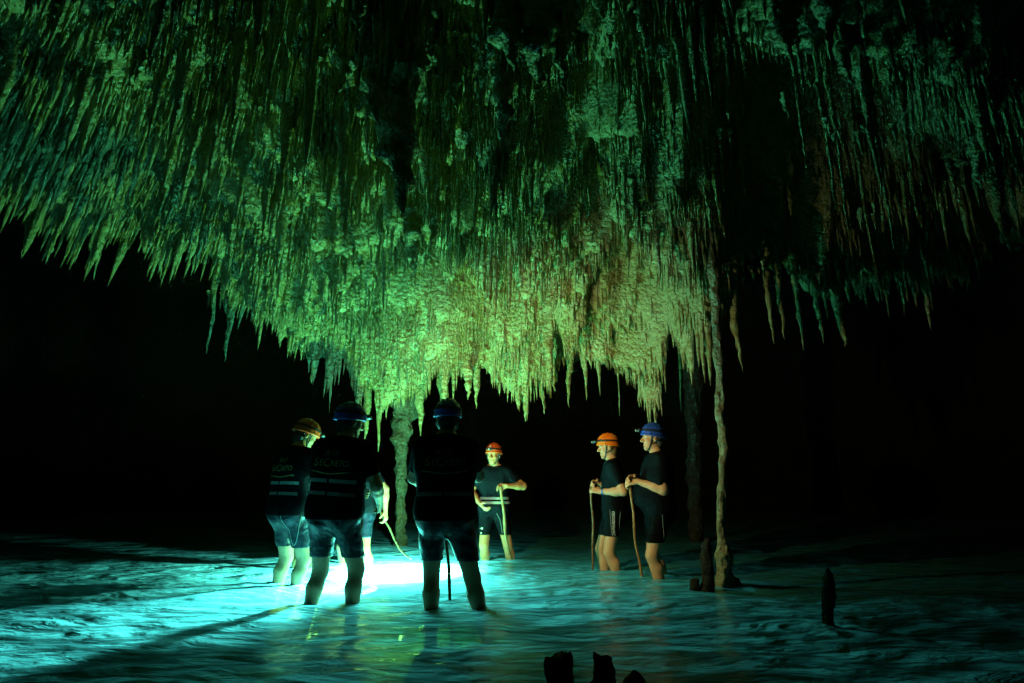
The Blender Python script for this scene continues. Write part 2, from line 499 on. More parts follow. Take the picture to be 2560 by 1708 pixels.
# -- the countless small ones
SR, SL, SRAD, SLEAN = [], [], [], []
for k in range(300):                                   # fringe around each large one
    n = int(rng.integers(10, 20)) if k >= nh else int(rng.integers(4, 9))
    rad = all_r[k] * 1.2 + np.abs(rng.normal(0, 0.10, n)) + 0.015
    an = rng.uniform(0, 6.28, n)
    x = all_root[k, 0] + rad * np.cos(an); y = all_root[k, 1] + rad * np.sin(an)
    z = ceil_z(x, y) + 0.05
    if k < nh:
        z = np.minimum(z, all_root[k, 2] + 0.3)
        z = np.maximum(z, all_root[k, 2] - 0.05)
    l = all_L[k] * rng.uniform(0.3, 0.95, n) * np.exp(-rad / 0.35)
    if k < nh: l = l * 0.6
    SR.append(np.stack([x, y, z], -1)); SL.append(l); SRAD.append(0.012 + 0.055 * l * rng.uniform(0.5, 1.2, n)); SLEAN.append(np.repeat(all_lean[k:k + 1], n, 0))
# stubby knobs, each with a few points, cluster over the middle of the roof
nk = 1100
kx = rng.normal(-0.2, 2.3, nk); ky = rng.uniform(4.4, 8.2, nk)
kp = (np.abs(kx) < 0.95 * ky) & (ky < np.interp(kx, RX, RY) + 0.15)
kx, ky = kx[kp], ky[kp]; nk = len(kx)
kl = rng.uniform(0.07, 0.26, nk)
kr = rng.uniform(0.025, 0.065, nk)
kz0 = ceil_z(kx, ky)
kz = np.max([ceil_z(kx + 1.7 * kr * math.cos(a), ky + 1.7 * kr * math.sin(a)) for a in np.arange(6) * 1.047], axis=0) + 0.03
SR.append(np.stack([kx, ky, kz], -1)); SL.append(kl + kz - kz0); SRAD.append(kr); SLEAN.append(lean_at(kx, nk))
for _ in range(5):
    an = rng.uniform(0, 6.28, nk); rad = rng.uniform(0.02, 0.09, nk)
    x = kx + rad * np.cos(an); y = ky + rad * np.sin(an)
    SR.append(np.stack([x, y, ceil_z(x, y) + 0.04], -1)); SL.append(kl * rng.uniform(0.6, 1.5, nk) + 0.05); SRAD.append(rng.uniform(0.008, 0.022, nk)); SLEAN.append(lean_at(x, nk))
n = 25000
x = rng.uniform(-7.8, 6.4, n); y = rng.uniform(2.4, 8.9, n)
yr = np.interp(x, RX, RY)
keep = (np.abs(x) < 1.0 * y + 0.8) & (y < yr + 0.5)
x, y = x[keep], y[keep]; n = len(x)
patch = fbm(x * 1.6, y * 1.6, seed=77, octv=2)
l = np.clip(rng.lognormal(-1.85, 0.55, n) * (1 + 0.85 * patch), 0.03, 0.7)
l = np.where(x < -1.8, l * 1.0, l) * hang(x, y)
l = np.where((x > 1.2) & (y < 6.2), l * 1.3, l)
SR.append(np.stack([x, y, ceil_z(x, y) + 0.05], -1)); SL.append(l + 0.05)
SRAD.append(0.007 + 0.055 * l * rng.uniform(0.5, 1.4, n)); SLEAN.append(lean_at(x, n))
V, Q, T = drip_geo(np.concatenate(SR), np.concatenate(SL), np.concatenate(SRAD), np.concatenate(SLEAN), 5, 7, 5, 0.32)
small = link('small_stalactites', np_mesh('small_stalactites', V, Q, T), M['lime'], ceiling)
tag(small, kind='stuff')

# ------------------------------------------------------------------ cave walls, river bed and water
def wall_mesh():
    nu, nv = 160, 40
    u = np.linspace(0, 2 * np.pi, nu, endpoint=False)
    v = np.linspace(-1.5, 11.0, nv)
    U, W = np.meshgrid(u, v, indexing='ij')
    R = 1 + 0.07 * fbm(np.cos(U) * 3 + 9, np.sin(U) * 3 + 9, W * 0.4, seed=55, octv=4)
    X = 18.0 * np.cos(U) * R; Y = 9.0 + 13.5 * np.sin(U) * R
    V = np.stack([X, Y, W], -1).reshape(-1, 3)
    i, j = np.meshgrid(np.arange(nu), np.arange(nv - 1), indexing='ij')
    i2 = (i + 1) % nu
    q = np.stack([i * nv + j, i * nv + j + 1, i2 * nv + j + 1, i2 * nv + j], -1).reshape(-1, 4)
    return np_mesh('cave_wall', V, q)


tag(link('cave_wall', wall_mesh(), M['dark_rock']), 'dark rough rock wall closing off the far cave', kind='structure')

BED = -0.62                        # bed sunk so torch light spreads; shelves added under people's feet
SHELF = -0.29
CHAN0, CHAN1 = on_water(1070, 1440), on_water(250, 1545)
STAND = [on_water(px, wl) for px, wl in ((1100, 1522), (1175, 1522), (805, 1511), (845, 1511), (690, 1461), (730, 1461), (1230, 1399), (1260, 1399),
                                         (1530, 1425), (1545, 1425), (1640, 1446), (1665, 1442), (893, 1412), (935, 1412), (752, 1422))]


def bed_z(x, y):
    x = np.asarray(x, float); y = np.asarray(y, float)
    z = BED + 0.05 * fbm(x * 0.8, y * 1.1, seed=61, octv=3) + 0.02 * fbm(x * 4, y * 5, seed=63, octv=2)
    w = 0
    for c in STAND:
        w = np.maximum(w, np.exp(-(np.hypot(x - c[0], y - c[1]) / 0.25) ** 6))
    return z * (1 - w) + (SHELF + 0.01 * fbm(x * 4, y * 5, seed=63, octv=2)) * w


bed = link('riverbed', grid_mesh('riverbed', axis_pts([(-19, -6, 0.4), (-6, 6, 0.06), (6, 19, 0.4)]), axis_pts([(-5, 2, 0.4), (2, 10, 0.06), (10, 23, 0.4)]), bed_z), M['bed'])
tag(bed, 'darkened sediment bottom of the shallow underground river', kind='structure')


LEGS = [on_water(px, py) for px, py in ((670, 1455), (750, 1465), (775, 1505), (870, 1515), (1087, 1525), (1205, 1520), (1128, 1506), (1213, 1398), (1280, 1400), (1515, 1422), (1547, 1428), (1625, 1447), (1665, 1440), (1477, 1424), (1603, 1442), (1768, 1476), (1814, 1468), (2070, 1562))]


def wave_z(x, y):
    w = 0.020 * fbm(x * 1.5 + 0.3 * y, y * 3.0 - 0.3 * x, seed=71, octv=2) + 0.006 * fbm(x * 4, y * 8, seed=73, octv=2)
    for c in LEGS:                                       # rings around every leg and staff standing in the stream
        r = np.hypot(x - c[0], y - c[1])
        w = w + 0.009 * np.cos(2 * np.pi * r / 0.19) * np.exp(-r / 0.16)
    return w


water = link('water', grid_mesh('water', axis_pts([(-19, -6, 0.3), (-6, 6, 0.045), (6, 19, 0.3)]), axis_pts([(-5, 2, 0.3), (2, 11, 0.04), (11, 23, 0.3)]), wave_z), M['water'])
tag(water, 'milky turquoise river water with soft ripples', kind='structure')


# ------------------------------------------------------------------ tubes, columns, stumps
def tube_geo(path, rad, sides=12, seed=0, rough=0.0, nscale=6.0, cap=True):
    path = np.asarray(path, float); n = len(path)
    rad = np.broadcast_to(np.asarray(rad, float), (n,))
    tan = np.gradient(path, axis=0); tan /= np.linalg.norm(tan, axis=1)[:, None]
    ref = np.array([0, 1.0, 0]) if abs(tan[:, 1]).mean() < 0.8 else np.array([1.0, 0, 0])
    s = np.cross(tan, ref); s /= np.linalg.norm(s, axis=1)[:, None]
    u = np.cross(s, tan)
    a = np.arange(sides) / sides * 2 * np.pi
    dirs = s[:, None, :] * np.cos(a)[None, :, None] + u[:, None, :] * np.sin(a)[None, :, None]
    R = np.repeat(rad[:, None], sides, 1)
    if rough:
        p = path[:, None, :] + dirs * R[..., None]
        R = R * (1 + rough * fbm(p[..., 0] * nscale, p[..., 1] * nscale, p[..., 2] * nscale, seed=seed, octv=3))
    V = (path[:, None, :] + dirs * R[..., None]).reshape(-1, 3)
    i, j = np.meshgrid(np.arange(n - 1), np.arange(sides), indexing='ij'); j2 = (j + 1) % sides
    q = np.stack([i * sides + j, i * sides + j2, (i + 1) * sides + j2, (i + 1) * sides + j], -1).reshape(-1, 4)
    t = []
    if cap:
        V = np.concatenate([V, path[:1], path[-1:]]); b0 = n * sides
        jj = np.arange(sides); jn = (jj + 1) % sides
        t = np.concatenate([np.stack([jn, jj, np.full(sides, b0)], -1),
                            np.stack([(n - 1) * sides + jj, (n - 1) * sides + jn, np.full(sides, b0 + 1)], -1)])
    return V, q, t


def smooth_path(pts, n):
    pts = np.asarray(pts, float)
    d = np.r_[0, np.cumsum(np.linalg.norm(np.diff(pts, axis=0), axis=1))]
    t = np.linspace(0, d[-1], n)
    p = np.stack([np.interp(t, d, pts[:, k]) for k in range(pts.shape[1])], -1)
    for _ in range(2):
        p[1:-1] = (p[:-2] + 2 * p[1:-1] + p[2:]) / 4
    return p


def column(label, spec, Y, rough=0.28, seed=0, group=None, n=150, sides=32, mat='column'):
    """spec: list of (px, row, width px) from the roof down to the water, continued to the bed and into the roof"""
    pts = []
    for px, py, w in spec:
        p = at(px, py, Y); pts.append((*p, 0.5 * w / FPX * Y))
    x0, y0, z0, r0 = pts[0]
    top = float(ceil_z(x0, y0)) + 0.25
    if top > z0: pts.insert(0, (x0, y0, top, r0 * 1.5))
    pts.append((pts[-1][0], pts[-1][1], BED - 0.12, pts[-1][3] * 1.15))
    p = smooth_path(pts, n)
    V, q, t = tube_geo(p[:, :3], p[:, 3], sides, seed, rough, 7.0)
    ctr = p[np.minimum(np.arange(len(V)) // sides, n - 1), :2]
    fl = 1 + 0.22 * fbm(V[:, 0] * 26, V[:, 1] * 26, V[:, 2] * 4, seed=seed + 11, octv=2)
    V[:, :2] = ctr + (V[:, :2] - ctr) * fl[:, None]
    V[:, :2] += 0.008 * fbm(V[:, 0] * 22, V[:, 1] * 22, V[:, 2] * 22, seed=seed + 9)[:, None]
    V[:, 2] += 0.012 * fbm(V[:, 0] * 14, V[:, 1] * 14, V[:, 2] * 14, seed=seed + 3)
    o = link('limestone_column', np_mesh('limestone_column', V, q, t), M[mat])
    return tag(o, label, 'column', group)


def wl_depth(py):
    return on_water(1280, py)[1]


column('slender crooked limestone column lit along one edge, standing beside the stumps',
       [(1795, 820, 22), (1797, 900, 23), (1801, 1000, 20), (1805, 1070, 25), (1810, 1130, 19), (1806, 1210, 18), (1803, 1300, 21), (1807, 1360, 26), (1812, 1430, 34), (1814, 1468, 40)], wl_depth(1468), 0.30, 201)
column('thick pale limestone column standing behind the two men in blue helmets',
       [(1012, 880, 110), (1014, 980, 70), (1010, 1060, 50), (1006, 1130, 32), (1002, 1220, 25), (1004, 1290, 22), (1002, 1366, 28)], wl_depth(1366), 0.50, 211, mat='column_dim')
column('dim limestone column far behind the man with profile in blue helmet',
       [(1733, 940, 46), (1735, 1080, 38), (1738, 1200, 32), (1740, 1356, 34)], wl_depth(1356), 0.35, 221, mat='stump')  # stump rock darkens this column in place of shade


def stump(label, px, top, base, w, wtop=None, seed=0, bump=0.25, flat=True):
    """a broken dripstone stump rising from the bed"""
    Y = wl_depth(base)
    wtop = wtop or w
    pts = []
    a = at(px, base, Y); b = at(px, top, Y); s = 0.5 / FPX * Y
    for t in np.linspace(0, 1, 12):
        p = a + (b - a) * t
        r = s * (w + (wtop - w) * t)
        pts.append((p[0] + 0.15 * r * math.sin(7 * t + seed), p[1], p[2], r))
    if not flat:
        pts[-1] = (*pts[-1][:3], pts[-1][3] * 0.45)
    pts.insert(0, (a[0], a[1], BED - 0.12, s * w * 1.25))
    p = smooth_path(pts, 40)
    V, q, t = tube_geo(p[:, :3], p[:, 3], 30, seed, bump * 1.3, 17.0)
    V[:, 0] += 0.012 * fbm(V[:, 0] * 30, V[:, 1] * 30, V[:, 2] * 30, seed=seed + 8)
    V[:, 2] += 0.035 * fbm(V[:, 0] * 18, V[:, 1] * 18, V[:, 2] * 10, seed=seed + 5)
    o = link('rock_stump', np_mesh('rock_stump', V, q, t), M['stump'])
    return tag(o, label, 'stalagmite', 'dark stumps rising from the water')


stump('tall narrow stump with a mossy lit top beside the slender column', 1768, 1345, 1476, 34, 20, 301, 0.16, False)
stump('small round rock knob in the water near the slender column', 1738, 1452, 1476, 24, 18, 307, 0.2, False)
stump('low lumpy rock against the foot of the slender column', 1836, 1444, 1464, 26, 18, 309, 0.25, False)
stump('tall dark post-like stump standing alone in dim water', 2070, 1425, 1562, 27, 24, 311, 0.16, False)
stump('broad broken black stump, flat topped, wider of the pair of stumps', 1402, 1642, 1716, 50, 62, 317, 0.26)
stump('narrow broken black stump with a spreading foot', 1506, 1642, 1716, 54, 34, 323, 0.26)


def mound(label, px, py, rx, ry, h, seed):
    c = on_water(px, py)
    n, m = 40, 14
    u = np.linspace(0, 2 * np.pi, n, endpoint=False); v = np.linspace(0, 1, m)
    U, W = np.meshgrid(u, v, indexing='ij')
    rr = W * (1 + 0.25 * fbm(np.cos(U) * 1.6 + seed, np.sin(U) * 1.6, seed=seed))
    X = c[0] + rx * rr * np.cos(U); Y = c[1] + ry * rr * np.sin(U)
    Z = h * (1 - W ** 2) - 0.75 * W ** 4 + 0.03 * fbm(X * 9, Y * 9, seed=seed, octv=3)
    V = np.stack([X, Y, Z], -1).reshape(-1, 3)
    i, j = np.meshgrid(np.arange(n), np.arange(m - 1), indexing='ij'); i2 = (i + 1) % n
    q = np.stack([i * m + j, i * m + j + 1, i2 * m + j + 1, i2 * m + j], -1).reshape(-1, 4)
    o = link('rock_mound', np_mesh('rock_mound', V, q), M['stump'])
    return tag(o, label, 'rock')


mound('low dark rock hump barely above the water beside the narrow broken stump', 1592, 1712, 0.13, 0.12, 0.035, 331)
mound('long low dark rock bank edging the water beyond the rock hump', 1780, 1745, 0.36, 0.16, 0.02, 337)
mound('low dark rock foot around the two broken stumps', 1500, 1740, 0.20, 0.14, 0.03, 341)


def stick(label, pts, r, mat, seed, group='walking sticks'):
    p = np.array([tuple(q) for q in pts], float)
    if p[-1, 2] < -0.1:                                  # the foot of the staff rests on the bed
        d = p[-1] - p[-2]; zb = float(bed_z(p[-1, 0], p[-1, 1]))
        p[-1] = p[-1] + d * ((zb - 0.01 - p[-1, 2]) / d[2])
    p = smooth_path(p, 40)
    rs2 = np.random.default_rng(seed)
    k = np.linspace(0, 1, 40)
    p[:, 0] += 0.012 * np.sin(k * 7 + seed) + 0.006 * np.sin(k * 17 + 2 * seed)
    p[:, 1] += 0.010 * np.cos(k * 6 + seed)
    rad = r * (1 - 0.15 * k) * (1 + 0.18 * np.abs(np.sin(k * 9 + seed)) ** 8)
    V, q, t = tube_geo(p, rad, 10, seed, 0.15, 40)
    o = link('walking_stick', np_mesh('walking_stick', V, q, t), M[mat])
    return tag(o, label, 'stick', group)


# ------------------------------------------------------------------ implicit-surface bodies
class Field:
    def __init__(self, lo, hi, h):
        self.lo = np.array(lo, float); self.h = h
        self.n = np.ceil((np.array(hi) - self.lo) / h).astype(int) + 1
        self.f = np.full(self.n, 0.25, np.float32)
        self.ax = [self.lo[k] + h * np.arange(self.n[k]) for k in range(3)]

    def box(self, lo, hi):
        a = np.clip(np.floor((np.array(lo) - self.lo) / self.h).astype(int), 0, self.n)
        b = np.clip(np.ceil((np.array(hi) - self.lo) / self.h).astype(int) + 1, 0, self.n)
        sl = tuple(slice(a[k], b[k]) for k in range(3))
        X = self.ax[0][sl[0]][:, None, None]; Y = self.ax[1][sl[1]][None, :, None]; Z = self.ax[2][sl[2]][None, None, :]
        return sl, X, Y, Z

    def union(self, sl, d, k):
        a = self.f[sl]
        if a.size == 0: return
        h = np.clip(0.5 + 0.5 * (a - d) / k, 0, 1)
        self.f[sl] = a + (d - a) * h - k * h * (1 - h)

    def cut(self, sl, d, k):
        a = self.f[sl]
        if a.size == 0: return
        h = np.clip(0.5 - 0.5 * (a + d) / k, 0, 1)
        self.f[sl] = a + (-d - a) * h + k * h * (1 - h)

    def cone(self, a, b, r1, r2, k=0.03, off=0.0, sub=False):
        a = np.array(a, float); b = np.array(b, float); r1 += off; r2 += off
        m = max(r1, r2) + 0.16
        sl, X, Y, Z = self.box(np.minimum(a, b) - m, np.maximum(a, b) + m)
        ba = b - a; l2 = max(ba @ ba, 1e-9)
        px, py, pz = X - a[0], Y - a[1], Z - a[2]
        t = np.clip((px * ba[0] + py * ba[1] + pz * ba[2]) / l2, 0, 1)
        d = np.sqrt((px - ba[0] * t) ** 2 + (py - ba[1] * t) ** 2 + (pz - ba[2] * t) ** 2) - (r1 + (r2 - r1) * t)
        (self.cut if sub else self.union)(sl, d, k)

    def ell(self, c, r, k=0.03, R=None, off=0.0, sub=False):
        c = np.array(c, float); r = np.array(r, float) + off
        m = r.max() + 0.12
        sl, X, Y, Z = self.box(c - m, c + m)
        x, y, z = X - c[0], Y - c[1], Z - c[2]
        if R is not None:
            x, y, z = (R[0, 0] * x + R[1, 0] * y + R[2, 0] * z, R[0, 1] * x + R[1, 1] * y + R[2, 1] * z, R[0, 2] * x + R[1, 2] * y + R[2, 2] * z)
        k0 = np.sqrt((x / r[0]) ** 2 + (y / r[1]) ** 2 + (z / r[2]) ** 2)
        k1 = np.sqrt((x / r[0] ** 2) ** 2 + (y / r[1] ** 2) ** 2 + (z / r[2] ** 2) ** 2)
        d = k0 * (k0 - 1) / np.maximum(k1, 1e-6)
        (self.cut if sub else self.union)(sl, d, k)

    def plane(self, p, nrm):
        """keep only the side the normal points away from"""
        nrm = np.array(nrm, float); nrm /= np.linalg.norm(nrm)
        d = ((self.ax[0] - p[0]) * nrm[0])[:, None, None] + ((self.ax[1] - p[1]) * nrm[1])[None, :, None] + ((self.ax[2] - p[2]) * nrm[2])[None, None, :]
        self.f = np.maximum(self.f, d.astype(np.float32))

    def sample(self, P):
        g = (np.asarray(P) - self.lo) / self.h
        g = np.clip(g, 0, self.n - 1.001)
        i = g.astype(int); t = g - i
        r = 0
        for dx in (0, 1):
            for dy in (0, 1):
                for dz in (0, 1):
                    w = (t[:, 0] if dx else 1 - t[:, 0]) * (t[:, 1] if dy else 1 - t[:, 1]) * (t[:, 2] if dz else 1 - t[:, 2])
                    r = r + w * self.f[i[:, 0] + dx, i[:, 1] + dy, i[:, 2] + dz]
        return r

    def project(self, P, D, off=0.004, maxd=0.6):
        """march points along D until the surface, stop `off` before it"""
        P = np.array(P, float); D = np.broadcast_to(np.asarray(D, float), P.shape)
        t = np.zeros(len(P)); live = np.ones(len(P), bool)
        for _ in range(160):
            f = self.sample(P + D * t[:, None]) - off
            live &= (f > 0.0006) & (t < maxd)
            if not live.any(): break
            t[live] += np.clip(f[live] * 0.6, 0.0008, 0.03)
        return P + D * t[:, None]

    def mesh(self):
        f = self.f; s = f < 0
        c = np.zeros(np.array(s.shape) - 1, np.int8)
        off8 = [(a, b, d) for a in (0, 1) for b in (0, 1) for d in (0, 1)]
        def sub(arr, o): return arr[o[0]:arr.shape[0] - 1 + o[0], o[1]:arr.shape[1] - 1 + o[1], o[2]:arr.shape[2] - 1 + o[2]]
        for o in off8: c += sub(s, o)
        act = (c > 0) & (c < 8)
        ijk = np.argwhere(act)
        idx = np.full(act.shape, -1, np.int32); idx[act] = np.arange(len(ijk))
        pos = np.zeros((len(ijk), 3)); cnt = np.zeros(len(ijk))
        vals = {o: f[ijk[:, 0] + o[0], ijk[:, 1] + o[1], ijk[:, 2] + o[2]] for o in off8}
        for o in off8:
            for ax in range(3):
                if o[ax] == 0:
                    p = list(o); p[ax] = 1; p = tuple(p)
                    fa, fb = vals[o], vals[p]
                    mk = (fa < 0) != (fb < 0)
                    t = fa[mk] / (fa[mk] - fb[mk])
                    q = np.repeat(np.array([o], float), mk.sum(), 0); q[:, ax] += t
                    pos[mk] += q; cnt[mk] += 1
        V = self.lo + self.h * (ijk + pos / cnt[:, None])
        Q = []
        n = np.array(s.shape)
        for ax in range(3):
            u, v = (ax + 1) % 3, (ax + 2) % 3
            sl0 = [slice(1, -1)] * 3; sl1 = [slice(1, -1)] * 3
            sl0[ax] = slice(0, n[ax] - 1); sl1[ax] = slice(1, n[ax])
            e = s[tuple(sl0)] != s[tuple(sl1)]
            g = np.argwhere(e)
            if not len(g): continue
            off = np.array([1, 1, 1]); off[ax] = 0
            g = g + off
            inside = s[g[:, 0], g[:, 1], g[:, 2]]
            def cell(du, dv):
                h = g.copy(); h[:, u] += du; h[:, v] += dv
                return idx[h[:, 0], h[:, 1], h[:, 2]]
            q = np.stack([cell(-1, -1), cell(0, -1), cell(0, 0), cell(-1, 0)], -1)
            q[~inside] = q[~inside][:, ::-1]
            Q.append(q)
        Q = np.concatenate(Q); Q = Q[(Q >= 0).all(1)]
        return V, Q


def ik(a, t, l1, l2, pole):
    a = np.array(a, float); t = np.array(t, float); pole = np.array(pole, float)
    d = t - a; D = np.linalg.norm(d)
    if D > (l1 + l2) * 0.999:
        t = a + d / D * (l1 + l2) * 0.999; d = t - a; D = np.linalg.norm(d)
    u = d / D
    x = (l1 * l1 - l2 * l2 + D * D) / (2 * D); h = math.sqrt(max(l1 * l1 - x * x, 1e-8))
    w = pole - u * (pole @ u); w /= max(np.linalg.norm(w), 1e-9)
    return a + u * x + w * h, t


def unit(v):
    v = np.array(v, float); return v / np.linalg.norm(v)


def rotx(a): return np.array([[1, 0, 0], [0, math.cos(a), -math.sin(a)], [0, math.sin(a), math.cos(a)]])
def roty(a): return np.array([[math.cos(a), 0, math.sin(a)], [0, 1, 0], [-math.sin(a), 0, math.cos(a)]])
def rotz(a): return np.array([[math.cos(a), -math.sin(a), 0], [math.sin(a), math.cos(a), 0], [0, 0, 1]])


def hand_prims(F, w, f, n, right, curl):
    """palm and five bent fingers; w wrist, f towards the knuckles, n the way the palm faces"""
    f = unit(f); n = unit(np.array(n, float) - f * (np.array(n, float) @ f))
    s = np.cross(f, n) * (1 if right else -1)                 # towards the thumb
    P = lambda a, b, c: w + f * a + s * b + n * c
    for b in (0.026, 0.009, -0.009, -0.025):
        F.cone(P(0.0, b * 0.6, 0), P(0.085, b, 0), 0.0165, 0.0135, 0.012)
    lens = [(0.040, 0.026, 0.020), (0.045, 0.029, 0.021), (0.041, 0.027, 0.020), (0.033, 0.021, 0.018)]
    for b, L, c0 in zip((0.030, 0.010, -0.010, -0.029), lens, (0.92, 1.0, 1.05, 1.12)):
        p = P(0.088, b, 0.0); ang = 0.0
        for seg, (l, cu) in enumerate(zip(L, (0.8, 1.1, 0.7))):
            ang += curl * cu * c0
            d = f * math.cos(ang) + n * math.sin(ang)
            q = p + d * l
            F.cone(p, q, 0.0095 - 0.0008 * seg, 0.0088 - 0.0008 * seg, 0.004)
            p = q
    p = P(0.020, 0.030, 0.008)
    d1 = unit(f * 0.75 + s * 0.7 + n * 0.35); q = p + d1 * 0.042
    F.cone(p, q, 0.015, 0.0115, 0.010)
    d2 = unit(f * 0.8 + s * 0.15 + n * (0.35 + 0.5 * curl)); r = q + d2 * 0.032
    F.cone(q, r, 0.0112, 0.0095, 0.004)


def text_mesh(body, size):
    cu = bpy.data.curves.new('print_text', 'FONT'); cu.body = body; cu.size = size; cu.align_x = 'CENTER'; cu.resolution_u = 3
    ob = bpy.data.objects.new('print_text', cu); C.objects.link(ob)
    dg = bpy.context.evaluated_depsgraph_get(); dg.update()
    me = bpy.data.meshes.new_from_object(ob.evaluated_get(dg))
    bpy.data.objects.remove(ob); bpy.data.curves.remove(cu)
    return me


def person(label, px, wl, yaw, H, girth=1.0, lean=0.0, twist=0.0, side_lean=0.0, head_yaw=0.0, head_pitch=0.0,
           feet=((-0.14, 0.0), (0.14, 0.0)), hands=None, helmet='blue', skin='skin', hair='hair_d', sleeve=0.72,
           hem=0.60, belly=0.0, prints=(), bands=(), shorts='neo', lamp=None, shoulder=1.0, root=None, chin=True):
    sk = H / 1.75
    g = on_water(px, wl) if root is None else np.array([root[0], root[1], 0])
    bedz = float(bed_z(np.array([g[0]]), np.array([g[1]]))[0])
    rz0 = bedz if root is None else bedz
    r = empty('person', (g[0], g[1], rz0), yaw)
    r.scale = (sk, sk, sk)
    tag(r, label, 'person')
    to_local = lambda p: (rotz(-yaw) @ (np.array(p, float) - np.array([g[0], g[1], rz0]))) / sk
    to_dir = lambda d: rotz(-yaw) @ np.array(d, float)
    G = girth
    piv = np.array([0, 0, 0.97])
    RT = rotz(twist) @ roty(side_lean) @ rotx(-lean)
    up = lambda p: piv + RT @ (np.array(p, float) - piv)
    RH = RT @ rotz(head_yaw - 0.0) @ rotx(-head_pitch)
    neck0 = up((0, -0.01, 1.47)); hc = neck0 + RT @ np.array([0, 0.02, 0.075]) + RH @ np.array([0, 0.012, 0.085])
    hd = lambda p: hc + RH @ np.array(p, float)
    sh = {-1: up((-0.185 * shoulder, -0.005, 1.415)), 1: up((0.185 * shoulder, -0.005, 1.415))}
    hands = hands or {}
    arm = {}
    for s in (-1, 1):
        hd_ = hands.get('L' if s < 0 else 'R', {})
        if 'grip' in hd_:
            f = unit(to_dir(hd_['f'])); n = unit(to_dir(hd_['n']))
            w = to_local(hd_['grip']) - f * 0.092 - n * 0.026
        else:
            w = np.array(hd_.get('w', (s * 0.27, 0.10, 0.86)), float); f = n = None
        pole = np.array(hd_.get('pole', (s * 0.5, -1.0, -0.4)), float)
        e, w = ik(sh[s], w, 0.295, 0.265, pole)
        if f is None:
            f = unit(w - e); n = unit(hd_.get('n', (-s, 0.2, 0)))
        arm[s] = (e, w, f, n, hd_.get('curl', 0.45))
    legs = {}
    for s, (fx, fy) in zip((-1, 1), feet):
        hip = np.array([s * 0.092, 0.0, 0.91]); ank = np.array([fx, fy, 0.085])
        kn, ank = ik(hip, ank, 0.43, 0.425, np.array([s * 0.15, 1.0, 0]))
        legs[s] = (hip, kn, ank)

    def torso(F, o=0.0, k=0.07):
        for a, z, rr, yy in ((0.080, 0.955, 0.112, -0.005), (0.070, 1.03, 0.108, 0.0), (0.062, 1.12, 0.104, 0.004), (0.080, 1.22, 0.112, 0.0), (0.088, 1.31, 0.115, -0.008)):
            F.cone(up((-a * G, yy, z)), up((a * G, yy, z)), rr * (0.5 + 0.5 * G), rr * (0.5 + 0.5 * G), k, o)
        F.cone(up((-0.125 * shoulder, -0.008, 1.405)), up((0.125 * shoulder, -0.008, 1.405)), 0.072, 0.072, k, o)
        for s in (-1, 1):
            F.cone(up((s * 0.03, -0.02, 1.475)), up((s * 0.165 * shoulder, -0.008, 1.42)), 0.05, 0.055, 0.04, o)
        if belly:
            F.ell(up((0, 0.05 + 0.05 * belly, 1.07)), (0.13 * G, 0.10 + 0.05 * belly, 0.14), 0.06, None, o)

    def hips(F, o=0.0):
        F.cone((-0.078 * G, -0.005, 0.94), (0.078 * G, -0.005, 0.94), 0.113, 0.113, 0.06, o)
        for s in (-1, 1):
            F.ell((s * 0.075, -0.062, 0.90), (0.092, 0.088, 0.105), 0.05, None, o)

    def leg(F, s, o=0.0, lower=True):
        hip, kn, ank = legs[s]
        F.cone(hip, kn, 0.092 * (0.6 + 0.4 * G), 0.061, 0.05, o)
        if lower:
            ax = unit(ank - kn); back = np.array([0, -1.0, 0]); back = unit(back - ax * (back @ ax))
            F.cone(kn, ank, 0.054, 0.038, 0.03, o)
            cm = kn + (ank - kn) * 0.30 + back * 0.022
            F.cone(kn + (ank - kn) * 0.10 + back * 0.008, cm, 0.048, 0.057, 0.03, o)
            F.cone(cm, ank - (ank - kn) * 0.12, 0.055, 0.036, 0.03, o)

    def uarm(F, s, o=0.0, frac=1.0, k=0.045):
        e = arm[s][0]; t = sh[s] + (e - sh[s]) * frac
        F.cone(sh[s], t, 0.055, 0.055 + (0.043 - 0.055) * frac, k, o)

    allp = [legs[s][i] for s in (-1, 1) for i in range(3)] + [arm[s][i] for s in (-1, 1) for i in (0, 1)] + [sh[-1], sh[1], neck0]
    lo = np.min(allp, 0) - 0.22; hi = np.max(allp, 0) + 0.22; lo[2] = -0.03; hi[1] = max(hi[1], 0.3); lo[1] = min(lo[1], -0.3)
    # --- skin: body, arms, legs on a coarse grid; head and hands finer, all one mesh
    F = Field(lo, hi, 0.0115)
    torso(F); hips(F)
    for s in (-1, 1):
        leg(F, s); uarm(F, s)
        e, w, f, n, cu = arm[s]
        F.cone(e, e + (w - e) * 0.35, 0.044, 0.043, 0.03); F.cone(e + (w - e) * 0.3, w, 0.043, 0.027, 0.03)
        a = legs[s][2]; toe = np.array([a[0] + s * 0.03, a[1] + 0.17, 0.03])
        F.cone((a[0], a[1] - 0.04, 0.045), toe, 0.045, 0.028, 0.03)
    F.cone(neck0 - RT @ np.array([0, 0.01, 0.06]), hd((0, -0.012, -0.04)), 0.062 * (0.6 + 0.4 * G), 0.056, 0.04)
    parts = [F.mesh()]
    Hf = Field(hc - 0.19, hc + 0.19, 0.0055)
    Hf.ell(hd((0, -0.008, 0.022)), (0.076, 0.097, 0.102), 0.02, RH)
    Hf.ell(hd((0, 0.022, -0.045)), (0.060, 0.070, 0.080), 0.03, RH)
    Hf.cone(hd((-0.016, 0.070, -0.100)), hd((0.016, 0.070, -0.100)), 0.018, 0.018, 0.02)
    Hf.cone(hd((-0.036, 0.076, 0.036)), hd((0.036, 0.076, 0.036)), 0.015, 0.015, 0.02)
